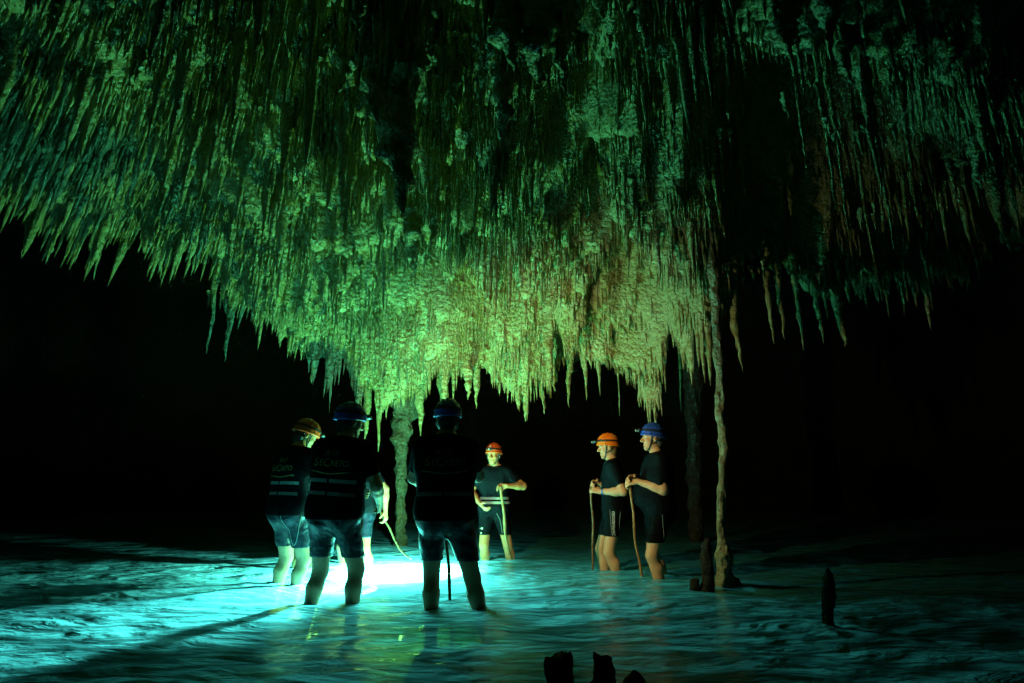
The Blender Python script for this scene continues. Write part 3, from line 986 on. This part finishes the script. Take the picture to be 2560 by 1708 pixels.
    for s in (-1, 1):
        Hf.ell(hd((s * 0.036, 0.062, -0.018)), (0.022, 0.020, 0.020), 0.02, RH)
        Hf.ell(hd((s * 0.031, 0.104, 0.014)), (0.018, 0.018, 0.011), 0.010, RH, 0.0, True)
        Hf.ell(hd((s * 0.079, -0.006, 0.0)), (0.010, 0.020, 0.032), 0.006, RH)
    Hf.cone(hd((0, 0.090, 0.022)), hd((0, 0.116, -0.022)), 0.009, 0.0135, 0.010)
    Hf.cone(hd((-0.013, 0.100, -0.026)), hd((0.013, 0.100, -0.026)), 0.009, 0.009, 0.008)
    Hf.cone(hd((-0.020, 0.086, -0.062)), hd((0.020, 0.086, -0.062)), 0.008, 0.008, 0.008)
    Hf.cone(hd((-0.017, 0.085, -0.073)), hd((0.017, 0.085, -0.073)), 0.0085, 0.0085, 0.006)
    Hf.cone(hd((0, -0.012, -0.06)), neck0 + (hc - neck0) * 0.15, 0.054, 0.056, 0.03)
    parts.append(Hf.mesh())
    for s in (-1, 1):
        e, w, f, n, cu = arm[s]
        c = w + f * 0.08
        Q = Field(c - 0.16, c + 0.16, 0.0048)
        Q.cone(w - (w - e) * 0.25, w, 0.032, 0.026, 0.01)
        Q.plane(w - (w - e) * 0.22, -(w - e))
        hand_prims(Q, w, f, n, s > 0, cu)
        parts.append(Q.mesh())
    V, Qd, base = [], [], 0
    for v, q in parts:
        V.append(v); Qd.append(q + base); base += len(v)
    link('body', np_mesh('body', np.concatenate(V), np.concatenate(Qd)), M[skin], r)
    # --- face details
    def ball(name, c, rad, mat, parent=r, sc_=(1, 1, 1)):
        u = np.linspace(0, 2 * np.pi, 12, endpoint=False); v = np.linspace(0.01, np.pi - 0.01, 8)
        U, W = np.meshgrid(u, v, indexing='ij')
        P = np.stack([np.sin(W) * np.cos(U) * sc_[0], np.cos(W) * sc_[1], np.sin(W) * np.sin(U) * sc_[2]], -1).reshape(-1, 3) * rad
        P = P @ RH.T + c
        i, j = np.meshgrid(np.arange(12), np.arange(7), indexing='ij'); i2 = (i + 1) % 12
        q = np.stack([i * 8 + j, i2 * 8 + j, i2 * 8 + j + 1, i * 8 + j + 1], -1).reshape(-1, 4)
        return link(name, np_mesh(name, P, q), M[mat], parent)
    for s in (-1, 1):
        ey = ball('eye', hd((s * 0.031, 0.079, 0.014)), 0.0125, 'eye')
        ball('iris', hd((s * 0.031, 0.0885, 0.014)), 0.006, 'iris', ey, (1, 0.7, 1))
    ball('lips', hd((0, 0.0915, -0.0675)), 0.019, 'lip', r, (1, 0.30, 0.42))
    hf = Field(hc - 0.2, hc + 0.2, 0.007)
    hf.ell(hd((0, -0.012, 0.022)), (0.083, 0.101, 0.106), 0.02, RH)
    hf.ell(hd((0, -0.055, -0.035)), (0.066, 0.048, 0.065), 0.03, RH)
    hf.plane(hd((0, 0.035, 0)), RH @ np.array([0, 1.0, 0.35]))
    v, q = hf.mesh(); link('hair', np_mesh('hair', v, q), M[hair], r)
    # --- helmet
    hm = Field(hc - 0.22, hc + 0.22, 0.0055)
    hm.ell(hd((0, -0.010, 0.040)), (0.106, 0.130, 0.128), 0.01, RH)
    nrm = RH @ unit((0, 0.16, -1.0))
    p0 = hd((0, 0.02, 0.026))
    for ang in (-0.9, -0.45, 0.0, 0.45, 0.9):                        # raised ribs
        pp = [hd((0.104 * math.sin(ang) * math.cos(t) * 1.0, -0.010 + 0.130 * math.sin(t), 0.040 + 0.128 * math.cos(ang) * math.cos(t))) for t in np.linspace(-1.1, 1.0, 7)]
        for a, b in zip(pp[:-1], pp[1:]): hm.cone(a, b, 0.007, 0.007, 0.008)
    for s in (-1, 1):                                               # vent slots
        for y0, y1 in ((-0.06, -0.02), (0.02, 0.055)):
            hm.cone(hd((s * 0.072, y0, 0.131)), hd((s * 0.072, y1, 0.131)), 0.010, 0.010, 0.004, 0, True)
        hm.cone(hd((s * 0.098, -0.03, 0.085)), hd((s * 0.098, 0.02, 0.085)), 0.008, 0.008, 0.004, 0, True)
    hm.plane(p0, nrm)
    ring = [hd((0.105 * math.cos(t), -0.010 + 0.129 * math.sin(t), 0.031 + 0.16 * (0.129 * math.sin(t) - 0.03))) for t in np.linspace(0, 2 * np.pi, 25)]
    for a, b in zip(ring[:-1], ring[1:]): hm.cone(a, b, 0.0075, 0.0075, 0.006)
    v, q = hm.mesh(); hel = link('helmet', np_mesh('helmet', v, q), M[helmet], r)
    # elastic band of the headlamp, lamp housing, lens
    def ring_ribbon(name, zc, hgt, grow, mat, parent):
        n = 48; rows = 3; P = []
        for i in range(n):
            t = 2 * np.pi * i / n
            for jz in np.linspace(-hgt, hgt, rows):
                z = zc + jz + 0.12 * (0.12 * math.sin(t))
                kk = math.sqrt(max(0.05, 1 - ((z - 0.040) / 0.128) ** 2))
                P.append(hd(((0.106 * kk + grow) * math.cos(t), -0.010 + (0.130 * kk + grow) * math.sin(t), z)))
        i, j = np.meshgrid(np.arange(n), np.arange(rows - 1), indexing='ij'); i2 = (i + 1) % n
        q = np.stack([i * rows + j, i2 * rows + j, i2 * rows + j + 1, i * rows + j + 1], -1).reshape(-1, 4)
        return link(name, np_mesh(name, P, q), M[mat], parent)
    ring_ribbon('headlamp_band', 0.078, 0.011, 0.010, 'strap', hel)
    lf = Field(hc - 0.22, hc + 0.22, 0.0055)
    lf.cone(hd((-0.016, 0.138, 0.086)), hd((0.016, 0.138, 0.086)), 0.018, 0.018, 0.008)
    lf.cone(hd((0, 0.138, 0.086)), hd((0, 0.158, 0.084)), 0.019, 0.017, 0.008)
    v, q = lf.mesh(); hl = link('headlamp', np_mesh('headlamp', v, q), M['plastic'], hel)
    ball('lens', hd((0, 0.176, 0.084)), 0.013, 'lamp_on' if lamp else 'lens', hel, (1, 0.35, 1))
    if chin:
        for s in (-1, 1):
            path = smooth_path([hd((s * 0.100, 0.035, 0.055)), hd((s * 0.086, 0.032, 0.0)), hd((s * 0.066, 0.042, -0.06)), hd((s * 0.040, 0.056, -0.112)), hd((0, 0.066, -0.126))], 16)
            v, q, t = tube_geo(path, 0.0055, 6); link('chin_strap', np_mesh('chin_strap', v, q, t), M['strap'], r)
            path = smooth_path([hd((s * 0.096, -0.055, 0.035)), hd((s * 0.084, -0.02, -0.035)), hd((s * 0.066, 0.042, -0.06))], 10)
            v, q, t = tube_geo(path, 0.0048, 6); link('chin_strap', np_mesh('chin_strap', v, q, t), M['strap'], r)
    # --- clothes
    Sf = Field(lo, hi, 0.0115)
    torso(Sf, 0.014); hips(Sf, 0.013)
    Tf = Field(lo, hi, 0.0115); Tf.f = Sf.f.copy(); Tf.cone(neck0 - RT @ np.array([0, 0, 0.05]), neck0 + (hc - neck0) * 0.2, 0.055, 0.054, 0.02, 0.008)
    for s in (-1, 1): uarm(Tf, s, 0.014, sleeve)
    Tf.plane((0, 0, 0.885), (0, 0, -1))
    for s in (-1, 1):
        e = arm[s][0]; d = e - sh[s]
        cpt = sh[s] + d * sleeve; nn = unit(d)
        D = ((Tf.ax[0] - cpt[0]) * nn[0])[:, None, None] + ((Tf.ax[1] - cpt[1]) * nn[1])[None, :, None] + ((Tf.ax[2] - cpt[2]) * nn[2])[None, None, :]
        rad2 = (Tf.ax[0] - cpt[0])[:, None, None] ** 2 + (Tf.ax[1] - cpt[1])[None, :, None] ** 2 + (Tf.ax[2] - cpt[2])[None, None, :] ** 2
        tors = Sf.f < 0.02
        Tf.f = np.where((rad2 < 0.09 ** 2) & ~tors, np.maximum(Tf.f, D), Tf.f).astype(np.float32)
    Tf.plane(neck0 + RT @ np.array([0, 0.0, 0.035]), RT @ np.array([0, 0.25, 1.0]))
    v, q = Tf.mesh(); link('shirt', np_mesh('shirt', v, q), M['neo'], r)
    Bf = Field(lo, hi, 0.0115)
    hips(Bf, 0.010)
    Bf.cone(up((-0.07 * G, 0, 1.03)), up((0.07 * G, 0, 1.03)), 0.108, 0.108, 0.07, 0.008)
    for s in (-1, 1): leg(Bf, s, 0.013, False)
    for s in (-1, 1):
        hip, kn, ank = legs[s]
        Bf.cone(kn + (hip - kn) * 0.25, kn - (hip - kn) * 0.1, 0.066, 0.060, 0.02, 0.012)
    wr = 0.006 * fbm(Bf.ax[0][:, None, None] * 6 + 0 * Bf.ax[1][None, :, None] + 0 * Bf.ax[2][None, None, :], Bf.ax[1][None, :, None] * 6 + 0 * Bf.ax[0][:, None, None] + 0 * Bf.ax[2][None, None, :],
                     Bf.ax[2][None, None, :] * 22 + Bf.ax[0][:, None, None] * 9 + 0 * Bf.ax[1][None, :, None], seed=int(px), octv=1)
    Bf.f = (Bf.f + wr).astype(np.float32)
    Bf.plane((0, 0, hem), (0, 0, -1)); Bf.plane((0, 0, 1.02), (0, 0, 1))
    v, q = Bf.mesh(); link('shorts', np_mesh('shorts', v, q), M[shorts], r)
    # --- reflective bands and waist straps around the torso
    for z0, hgt, mat, nm, arc in bands:
        n = 56; rows = 3; P, D = [], []
        for i in range(n):
            t = arc[0] + (arc[1] - arc[0]) * i / (n - 1)
            for jz in np.linspace(-hgt, hgt, rows):
                c = up((0, 0, z0 + jz)); o = up((0.42 * math.cos(t), 0.42 * math.sin(t), z0 + jz))
                P.append(o); D.append(unit(c - o))
        P = Sf.project(np.array(P), np.array(D), 0.006)
        i, j = np.meshgrid(np.arange(n - 1), np.arange(rows - 1), indexing='ij')
        q = np.stack([i * rows + j, (i + 1) * rows + j, (i + 1) * rows + j + 1, i * rows + j + 1], -1).reshape(-1, 4)
        link(nm, np_mesh(nm, P, q), M[mat], r)
    # --- printed marks and seams
    for pr in prints:
        kind = pr[0]
        if kind == 'back':                       # words across the back of the shirt
            _, txt, size, dx, z0, mat = pr
            me = text_mesh(txt, size)
            P = np.array([v.co for v in me.vertices])
            S = np.array([up((p[0] + dx, -0.40, z0 + p[1])) for p in P]); D = RT @ np.array([0, 1.0, 0])
            P = Tf.project(S, D, 0.003)
            for v, p in zip(me.vertices, P): v.co = p
            me.name = 'letter'; link('letter', me, M[mat], r)
        elif kind == 'leg':                      # words running down the side of the shorts
            _, txt, size, s, y0, ztop, mat = pr
            me = text_mesh(txt, size)
            P = np.array([v.co for v in me.vertices]); w = P[:, 0].max() - P[:, 0].min()
            S = np.array([(s * 0.45, y0 - s * p[1] * -1.0 * -1.0, ztop - (p[0] + w / 2)) for p in P])
            P = Bf.project(S, np.array([-s, 0.0, 0]), 0.003)
            for v, p in zip(me.vertices, P): v.co = p
            me.name = 'leg_print'; link('leg_print', me, M[mat], r)
        elif kind in ('seam', 'seam_shirt'):     # piping: polyline of start points marched along a direction
            _, pts, d, rad, mat = pr
            F_ = Bf if kind == 'seam' else Tf
            S = smooth_path(pts, 40)
            if kind == 'seam_shirt':
                S = np.array([up(p) for p in S]); d = RT @ np.array(d)
            P = F_.project(S, unit(d), 0.001)
            v, q, t = tube_geo(P, rad, 5); link('seam', np_mesh('seam', v, q, t), M[mat], r)
        elif kind == 'patch':                    # small flat marks on the shorts
            _, c, w, h, d, mat = pr
            S = np.array([(c[0] + a * w * abs(d[1]), c[1] + a * w * abs(d[0]), c[2] + b * h) for a in np.linspace(-.5, .5, 4) for b in np.linspace(-.5, .5, 4)])
            P = Bf.project(S, unit(d), 0.003)
            i, j = np.meshgrid(np.arange(3), np.arange(3), indexing='ij')
            q = np.stack([i * 4 + j, i * 4 + j + 1, (i + 1) * 4 + j + 1, (i + 1) * 4 + j], -1).reshape(-1, 4)
            link('shorts_mark', np_mesh('shorts_mark', P, q), M[mat], r)
    info = dict(root=r, arm=arm, sk=sk, to_world=lambda p: np.array([g[0], g[1], rz0]) + rotz(yaw) @ (np.array(p) * sk), hd=hd, hel=hel, ball=ball, RH=RH)
    if lamp:
        ld = bpy.data.lights.new('headlamp_light', 'SPOT'); ld.energy = lamp['w']; ld.color = (0.98, 0.95, 0.42); ld.spot_size = math.radians(lamp.get('cone', 150)); ld.spot_blend = 1.0; ld.shadow_soft_size = 0.02
        lo_ = bpy.data.objects.new('headlamp_light', ld); C.objects.link(lo_); lo_.parent = hl
        lo_.location = hd((0, 0.20, 0.084))
        lo_.rotation_euler = Vector(RH @ np.array(lamp.get('dir', (0, 1.0, 0.25)))).to_track_quat('-Z', 'Y').to_euler()
    return info


TWO_BACK = math.pi, 2 * math.pi
BACK_BANDS = [(1.165, 0.014, 'band', 'reflective_band', (math.pi * 1.12, math.pi * 1.48)), (1.165, 0.014, 'band', 'reflective_band', (math.pi * 1.52, math.pi * 1.88)),
              (1.07, 0.014, 'band', 'reflective_band', (math.pi * 1.12, math.pi * 1.48)), (1.07, 0.014, 'band', 'reflective_band', (math.pi * 1.52, math.pi * 1.88))]
BACK_PRINT = [('back', ch, sz, dx, z0, 'print') for ch, sz, dx, z0 in
              (('R', 0.068, -0.040, 1.350), ('I', 0.056, -0.006, 1.352), ('O', 0.060, 0.032, 1.350),
               ('S', 0.088, -0.122, 1.272), ('E', 0.062, -0.078, 1.276), ('C', 0.088, -0.028, 1.270), ('R', 0.062, 0.022, 1.276), ('E', 0.062, 0.060, 1.276), ('T', 0.062, 0.096, 1.276), ('O', 0.062, 0.136, 1.276))] + [
              ('seam_shirt', [(-0.17, -0.4, 1.235), (0, -0.4, 1.215), (0.17, -0.4, 1.235)], (0, 1.0, 0), 0.0035, 'print')]

# --- the man in the middle, seen from behind, legs apart, staff in front of him
P3_LAMP = dict(w=HEADLAMP_W, cone=150, dir=(0.50, 1.0, 0.02))
c3 = on_water(1106, 1522)
st3_top = np.array([c3[0] - 0.05, c3[1] + 0.42, 0.90])
st3_bot = on_water(1128, 1506) + np.array([0, 0, -0.28])
person('broad man seen from behind in blue helmet, legs wide apart, staff held in front', 1106, 1522, 0.0, 1.87, 1.12, lean=0.03,
       head_yaw=0.0, head_pitch=0.12, feet=((-0.07, -0.02), (0.31, 0.0)),
       hands={'L': dict(grip=st3_top + np.array([0, 0, -0.02]), f=(1, 0.25, 0), n=(0.2, -1, 0), curl=0.95, pole=(-1, -0.5, -0.35)),
              'R': dict(grip=st3_top + np.array([0, 0, 0.07]), f=(-1, 0.25, 0), n=(-0.2, -1, 0), curl=0.95, pole=(1, -0.5, -0.35))},
       helmet='blue', bands=BACK_BANDS[2:], prints=BACK_PRINT, shorts='neo_blue', lamp=P3_LAMP, shoulder=1.0, hem=0.60)
stick('dark staff held in front of the man standing with legs wide apart', [st3_top + np.array([0, 0, 0.12]), st3_top * 0.5 + st3_bot * 0.5, st3_bot], 0.014, 'wood_dark', 3)

# --- second man seen from behind, head turned to the right
c2 = on_water(826, 1512)
st2_top = np.array([c2[0] + 0.12, c2[1] + 0.45, 0.86])
person('man seen from behind in blue helmet, head turned aside, beside the stooping man', 822, 1511, -0.30, 1.85, 1.18, lean=0.05, side_lean=0.06,
       head_yaw=-0.55, head_pitch=0.10, feet=((-0.17, -0.04), (0.16, 0.05)),
       hands={'L': dict(grip=st2_top + np.array([0, 0, -0.02]), f=(1, 0.3, 0), n=(0.2, -1, 0), curl=0.95, pole=(-1, -0.4, -0.4)),
              'R': dict(w=(0.25, 0.24, 1.00), curl=0.5, pole=(0.8, -1.0, -0.3))},
       helmet='blue', bands=BACK_BANDS, prints=BACK_PRINT, shorts='neo_blue', shoulder=1.08, hem=0.60)
stick('staff held in front of the man whose head is turned aside', [st2_top + np.array([0, 0, 0.1]), st2_top * 0.5 + np.array([c2[0], c2[1] + 0.5, -0.25]) * 0.5, (c2[0] + 0.02, c2[1] + 0.5, -0.28)], 0.013, 'wood_dark', 5)

# --- man on the left in an orange helmet, turned away and stooping
i1 = person('man in orange helmet turned away, stooping with head bent down', 708, 1461, -0.62, 1.83, 1.15, lean=0.08, head_yaw=-0.35, head_pitch=0.38,
            feet=((-0.17, 0.02), (0.17, -0.02)),
            hands={'L': dict(w=(-0.12, 0.40, 1.00), curl=0.8, pole=(-1, -0.6, -0.4)), 'R': dict(w=(0.20, 0.36, 1.02), curl=0.7, pole=(0.9, -0.7, -0.5))},
            helmet='redorange', bands=BACK_BANDS, prints=BACK_PRINT + [('seam', [(0.4, -0.02, 0.98), (0.4, -0.02, 0.62)], (-1, 0, 0), 0.003, 'piping'), ('seam', [(0.10, -0.4, 0.98), (0.13, -0.4, 0.62)], (0, 1, 0), 0.003, 'piping')],
            shorts='neo_blue', hem=0.60)
e, w, f, n, cu = i1['arm'][1]
wp = w - (w - e) * 0.12
v, q, t = tube_geo(np.array([wp + unit(w - e) * 0.012 * k for k in (-1, 0, 1)]), 0.034, 14)
wb = link('watch', np_mesh('watch', v, q, t), M['strap'], i1['root'])
i1['ball']('watch_dial', wp + np.array([0.02, -0.032, 0.01]), 0.014, 'dial', wb, (1, 0.6, 1))

# --- the person facing the camera
g4 = on_water(1243, 1399)
t4 = at(1250, 1218, g4[1] - 0.30); b4 = on_water(1281, 1404) + np.array([0.0, 0, -0.26]) + np.array([0.02, 0, 0])
i4 = person('person facing the camera in red-orange helmet, one hand on a leaning staff', 1234, 1399, math.pi - 0.12, 1.69, 0.98, head_yaw=-0.22, head_pitch=0.06,
            feet=((-0.27, 0.0), (0.09, 0.02)),
            hands={'L': dict(grip=t4 + np.array([0, 0, 0.0]), f=(-1, -0.15, 0.05), n=(0.1, -0.6, -0.7), curl=0.75, pole=(-1, -0.2, -0.5)),
                   'R': dict(w=(0.14, 0.20, 1.00), curl=0.6, pole=(1, -0.4, -0.4))},
            helmet='redorange', skin='skin_tan', shorts='neo', hem=0.62,
            bands=[(1.075, 0.016, 'strap_grey', 'waist_strap', (0.15 * math.pi, 0.95 * math.pi)), (1.02, 0.016, 'strap_grey', 'waist_strap', (0.15 * math.pi, 0.95 * math.pi))],
            prints=[('seam', [(-0.02, 0.4, 0.95), (-0.10, 0.4, 0.80), (-0.13, 0.4, 0.64)], (0, -1, 0), 0.003, 'piping'), ('patch', (0.13, 0.4, 0.70), 0.022, 0.024, (0, -1, 0), 'white'),
                    ('patch', (0.155, 0.4, 0.70), 0.012, 0.008, (0, -1, 0), 'white'), ('patch', (0.14, 0.4, 0.645), 0.016, 0.018, (0, -1, 0), 'white'), ('patch', (0.02, 0.4, 0.955), 0.014, 0.06, (0, -1, 0), 'white')])
i4['ball']('helmet_emblem', i4['hd']((0.0, 0.112, 0.118)), 0.013, 'white', i4['hel'], (1.2, 0.5, 1))
d4 = b4 - t4
stick('light leaning staff under the hand of the person in red-orange helmet', [t4 - d4 * 0.02, t4 + d4 * 0.5, b4], 0.017, 'wood', 8)

# --- the smaller person in profile, orange helmet
g5 = on_water(1530, 1425)
t5 = at(1482, 1225, g5[1] - 0.05); b5 = on_water(1477, 1424) + np.array([0, 0, -0.28])
i5 = person('person in profile in orange helmet, both hands folded over a staff', 1540, 1425, math.pi / 2 - 0.05, 1.74, 0.86, head_yaw=0.05, head_pitch=0.08, lean=0.02,
            feet=((-0.08, -0.05), (0.10, 0.10)),
            hands={'L': dict(grip=t5 + np.array([0.0, 0, -0.01]), f=(-1, 0.35, 0.25), n=(0.2, 0.8, -0.5), curl=0.8, pole=(-0.3, -0.6, -1)),
                   'R': dict(grip=t5 + np.array([0, 0, 0.06]), f=(-0.8, -0.5, -0.1), n=(0.2, -0.8, -0.6), curl=0.8, pole=(0.6, -0.8, -0.7))},
            helmet='orange', hair='hair_b', shorts='neo', hem=0.66, shoulder=0.92,
            prints=[('leg', 'GEOGRAPHIC', 0.042, -1, 0.015, 0.93, 'white'), ('seam', [(-0.4, 0.065, 0.97), (-0.4, 0.05, 0.68)], (1, 0, 0), 0.003, 'piping'), ('seam', [(-0.4, -0.055, 0.97), (-0.4, -0.035, 0.80), (-0.4, -0.05, 0.68)], (1, 0, 0), 0.003, 'piping')])
e, w, f, n, cu = i5['arm'][-1]
wp = w - (w - e) * 0.10
v, q, t = tube_geo(np.array([wp + unit(w - e) * 0.009 * k for k in (-1, 0, 1)]), 0.032, 14)
link('wristband', np_mesh('wristband', v, q, t), M['wristband'], i5['root'])
stick('thin dark upright staff under the folded hands of the person in orange helmet', [t5 + np.array([0, 0, 0.04]), t5 * 0.5 + b5 * 0.5, b5], 0.013, 'wood_dark', 11)

# --- the man in profile, blue helmet
g6 = on_water(1645, 1444)
t6 = at(1573, 1212, g6[1] - 0.05); b6 = on_water(1603, 1442) + np.array([0.03, 0, -0.28])
person('man in profile in blue helmet with rounded belly, hands folded over a staff', 1655, 1444, math.pi / 2 + 0.05, 1.80, 1.12, head_yaw=-0.02, head_pitch=-0.02, lean=0.0,
       feet=((-0.10, 0.02), (0.14, -0.10)),
       hands={'L': dict(grip=t6 + np.array([0.0, 0, 0.0]), f=(-1, 0.3, -0.15), n=(0.25, 0.6, -0.75), curl=0.7, pole=(-0.4, -0.6, -1)),
              'R': dict(grip=t6 + np.array([0.0, 0, 0.05]), f=(-0.85, -0.5, -0.1), n=(0.2, -0.6, -0.75), curl=0.7, pole=(0.6, -0.8, -0.7))},
       helmet='blue', hair='hair_g', belly=0.9, shorts='neo', hem=0.62,
       prints=[('seam', [(-0.4, 0.03, 0.97), (-0.4, 0.01, 0.64)], (1, 0, 0), 0.003, 'piping')])
stick('pale brown staff under the folded hands of the man with rounded belly', [t6 + np.array([-0.005, 0, 0.05]), t6 * 0.55 + b6 * 0.45, b6], 0.014, 'wood', 14)

# --- two people mostly hidden behind the men on the left
g7 = on_water(893, 1412)
h7 = at(960, 1298, g7[1] - 0.05)
i7 = person('mostly hidden person behind the man with head turned aside, arm hanging with a bent staff', 893, 1412, 2.6, 1.70, 1.0, lean=0.10, head_yaw=0.2, head_pitch=0.3,
            feet=((-0.25, 0.0), (0.16, 0.05)),
            hands={'L': dict(grip=h7, f=(0.15, -0.1, -1), n=(-0.9, 0.3, 0.0), curl=0.8, pole=(-0.8, -1, 0)),
                   'R': dict(w=(0.16, 0.26, 1.0), curl=0.6)},
            helmet='blue', skin='skin', shorts='neo_blue', hem=0.62,
            prints=[('patch', (-0.14, 0.4, 0.665), 0.012, 0.05, (0, -1, 0), 'white'), ('patch', (-0.115, 0.4, 0.665), 0.012, 0.05, (0, -1, 0), 'white')])


def torch_body(name, label, axis0, d):
    root = empty(name, axis0)
    tag(root, label, 'torch')
    P = lambda k: np.array(d) * k
    v, q, t = tube_geo(np.array([P(0), P(0.05), P(0.10), P(0.105), P(0.14)]), np.array([0.018, 0.018, 0.018, 0.026, 0.030]), 18)
    link('torch_barrel', np_mesh('torch_barrel', v, q, t), M['plastic'], root)
    v, q, t = tube_geo(np.array([P(0.141), P(0.146)]), 0.026, 18)
    link('torch_lens', np_mesh('torch_lens', v, q, t), M['torch_lens'], root)
    return root


stick('bent orange-brown staff hanging from the hand of the mostly hidden person', [h7 + np.array([-0.04, 0, 0.10]), at(975, 1330, g7[1] - 0.05), at(995, 1370, g7[1] - 0.1), at(1018, 1388, g7[1] - 0.15), at(1030, 1398, g7[1] - 0.2)], 0.011, 'wood_dark', 17)
person('person hidden behind the stooping man, only an ankle and shorts showing', 752, 1422, -0.4, 1.66, 1.0, lean=0.15, head_pitch=0.4,
       feet=((-0.10, 0.0), (0.12, 0.05)), helmet='orange', skin='skin_tan', shorts='neo', hem=0.55)

# ------------------------------------------------------------------ underwater torch on the bed: the light of the scene
TP = CHAN0
GAIM = unit((-0.36, 0.30, 0.88))
tr = torch_body('dive_torch', 'lit diving torch standing on the river bed under the white glow', (TP[0], TP[1], float(bed_z(np.array([TP[0]]), np.array([TP[1]]))[0])), GAIM)
ld = bpy.data.lights.new('torch_glow', 'SPOT'); ld.energy = TORCH_GLOW_W; ld.color = (0.95, 1.0, 0.85); ld.shadow_soft_size = 0.04; ld.spot_size = math.radians(156); ld.spot_blend = 1.0
o = bpy.data.objects.new('torch_glow', ld); C.objects.link(o); o.parent = tr; o.location = GAIM * 0.17
o.rotation_euler = Vector(GAIM).to_track_quat('-Z', 'Y').to_euler()
ld = bpy.data.lights.new('scatter_fill', 'POINT'); ld.energy = SCATTER_FILL_W; ld.color = (0.9, 1.0, 1.0); ld.shadow_soft_size = 0.42  # added fill lamp standing in for scattered light, softens leg shadows
o = bpy.data.objects.new('scatter_fill', ld); C.objects.link(o); o.parent = tr; o.location = (-0.10, -0.25, 0.20)
# a second torch lies on the bed and throws its beam along the pool
B0 = CHAN0 + (CHAN1 - CHAN0) * 0.06
B0[2] = float(bed_z(B0[0], B0[1])) + 0.06
BD = CHAN0 + (CHAN1 - CHAN0) * 0.8 - B0; BD[2] = 0.06 - B0[2]; BD = unit(BD)
ht = torch_body('dive_torch', 'lit diving torch lying on the river bed, its beam running through the cyan streak', B0, BD)
ld = bpy.data.lights.new('torch_beam', 'SPOT'); ld.energy = TORCH_BEAM_W; ld.color = (0.85, 0.98, 1.0); ld.shadow_soft_size = 0.05; ld.spot_size = math.radians(75); ld.spot_blend = 1.0
o = bpy.data.objects.new('torch_beam', ld); C.objects.link(o); o.parent = ht; o.location = BD * 0.19
o.rotation_euler = Vector(BD).to_track_quat('-Z', 'Y').to_euler()
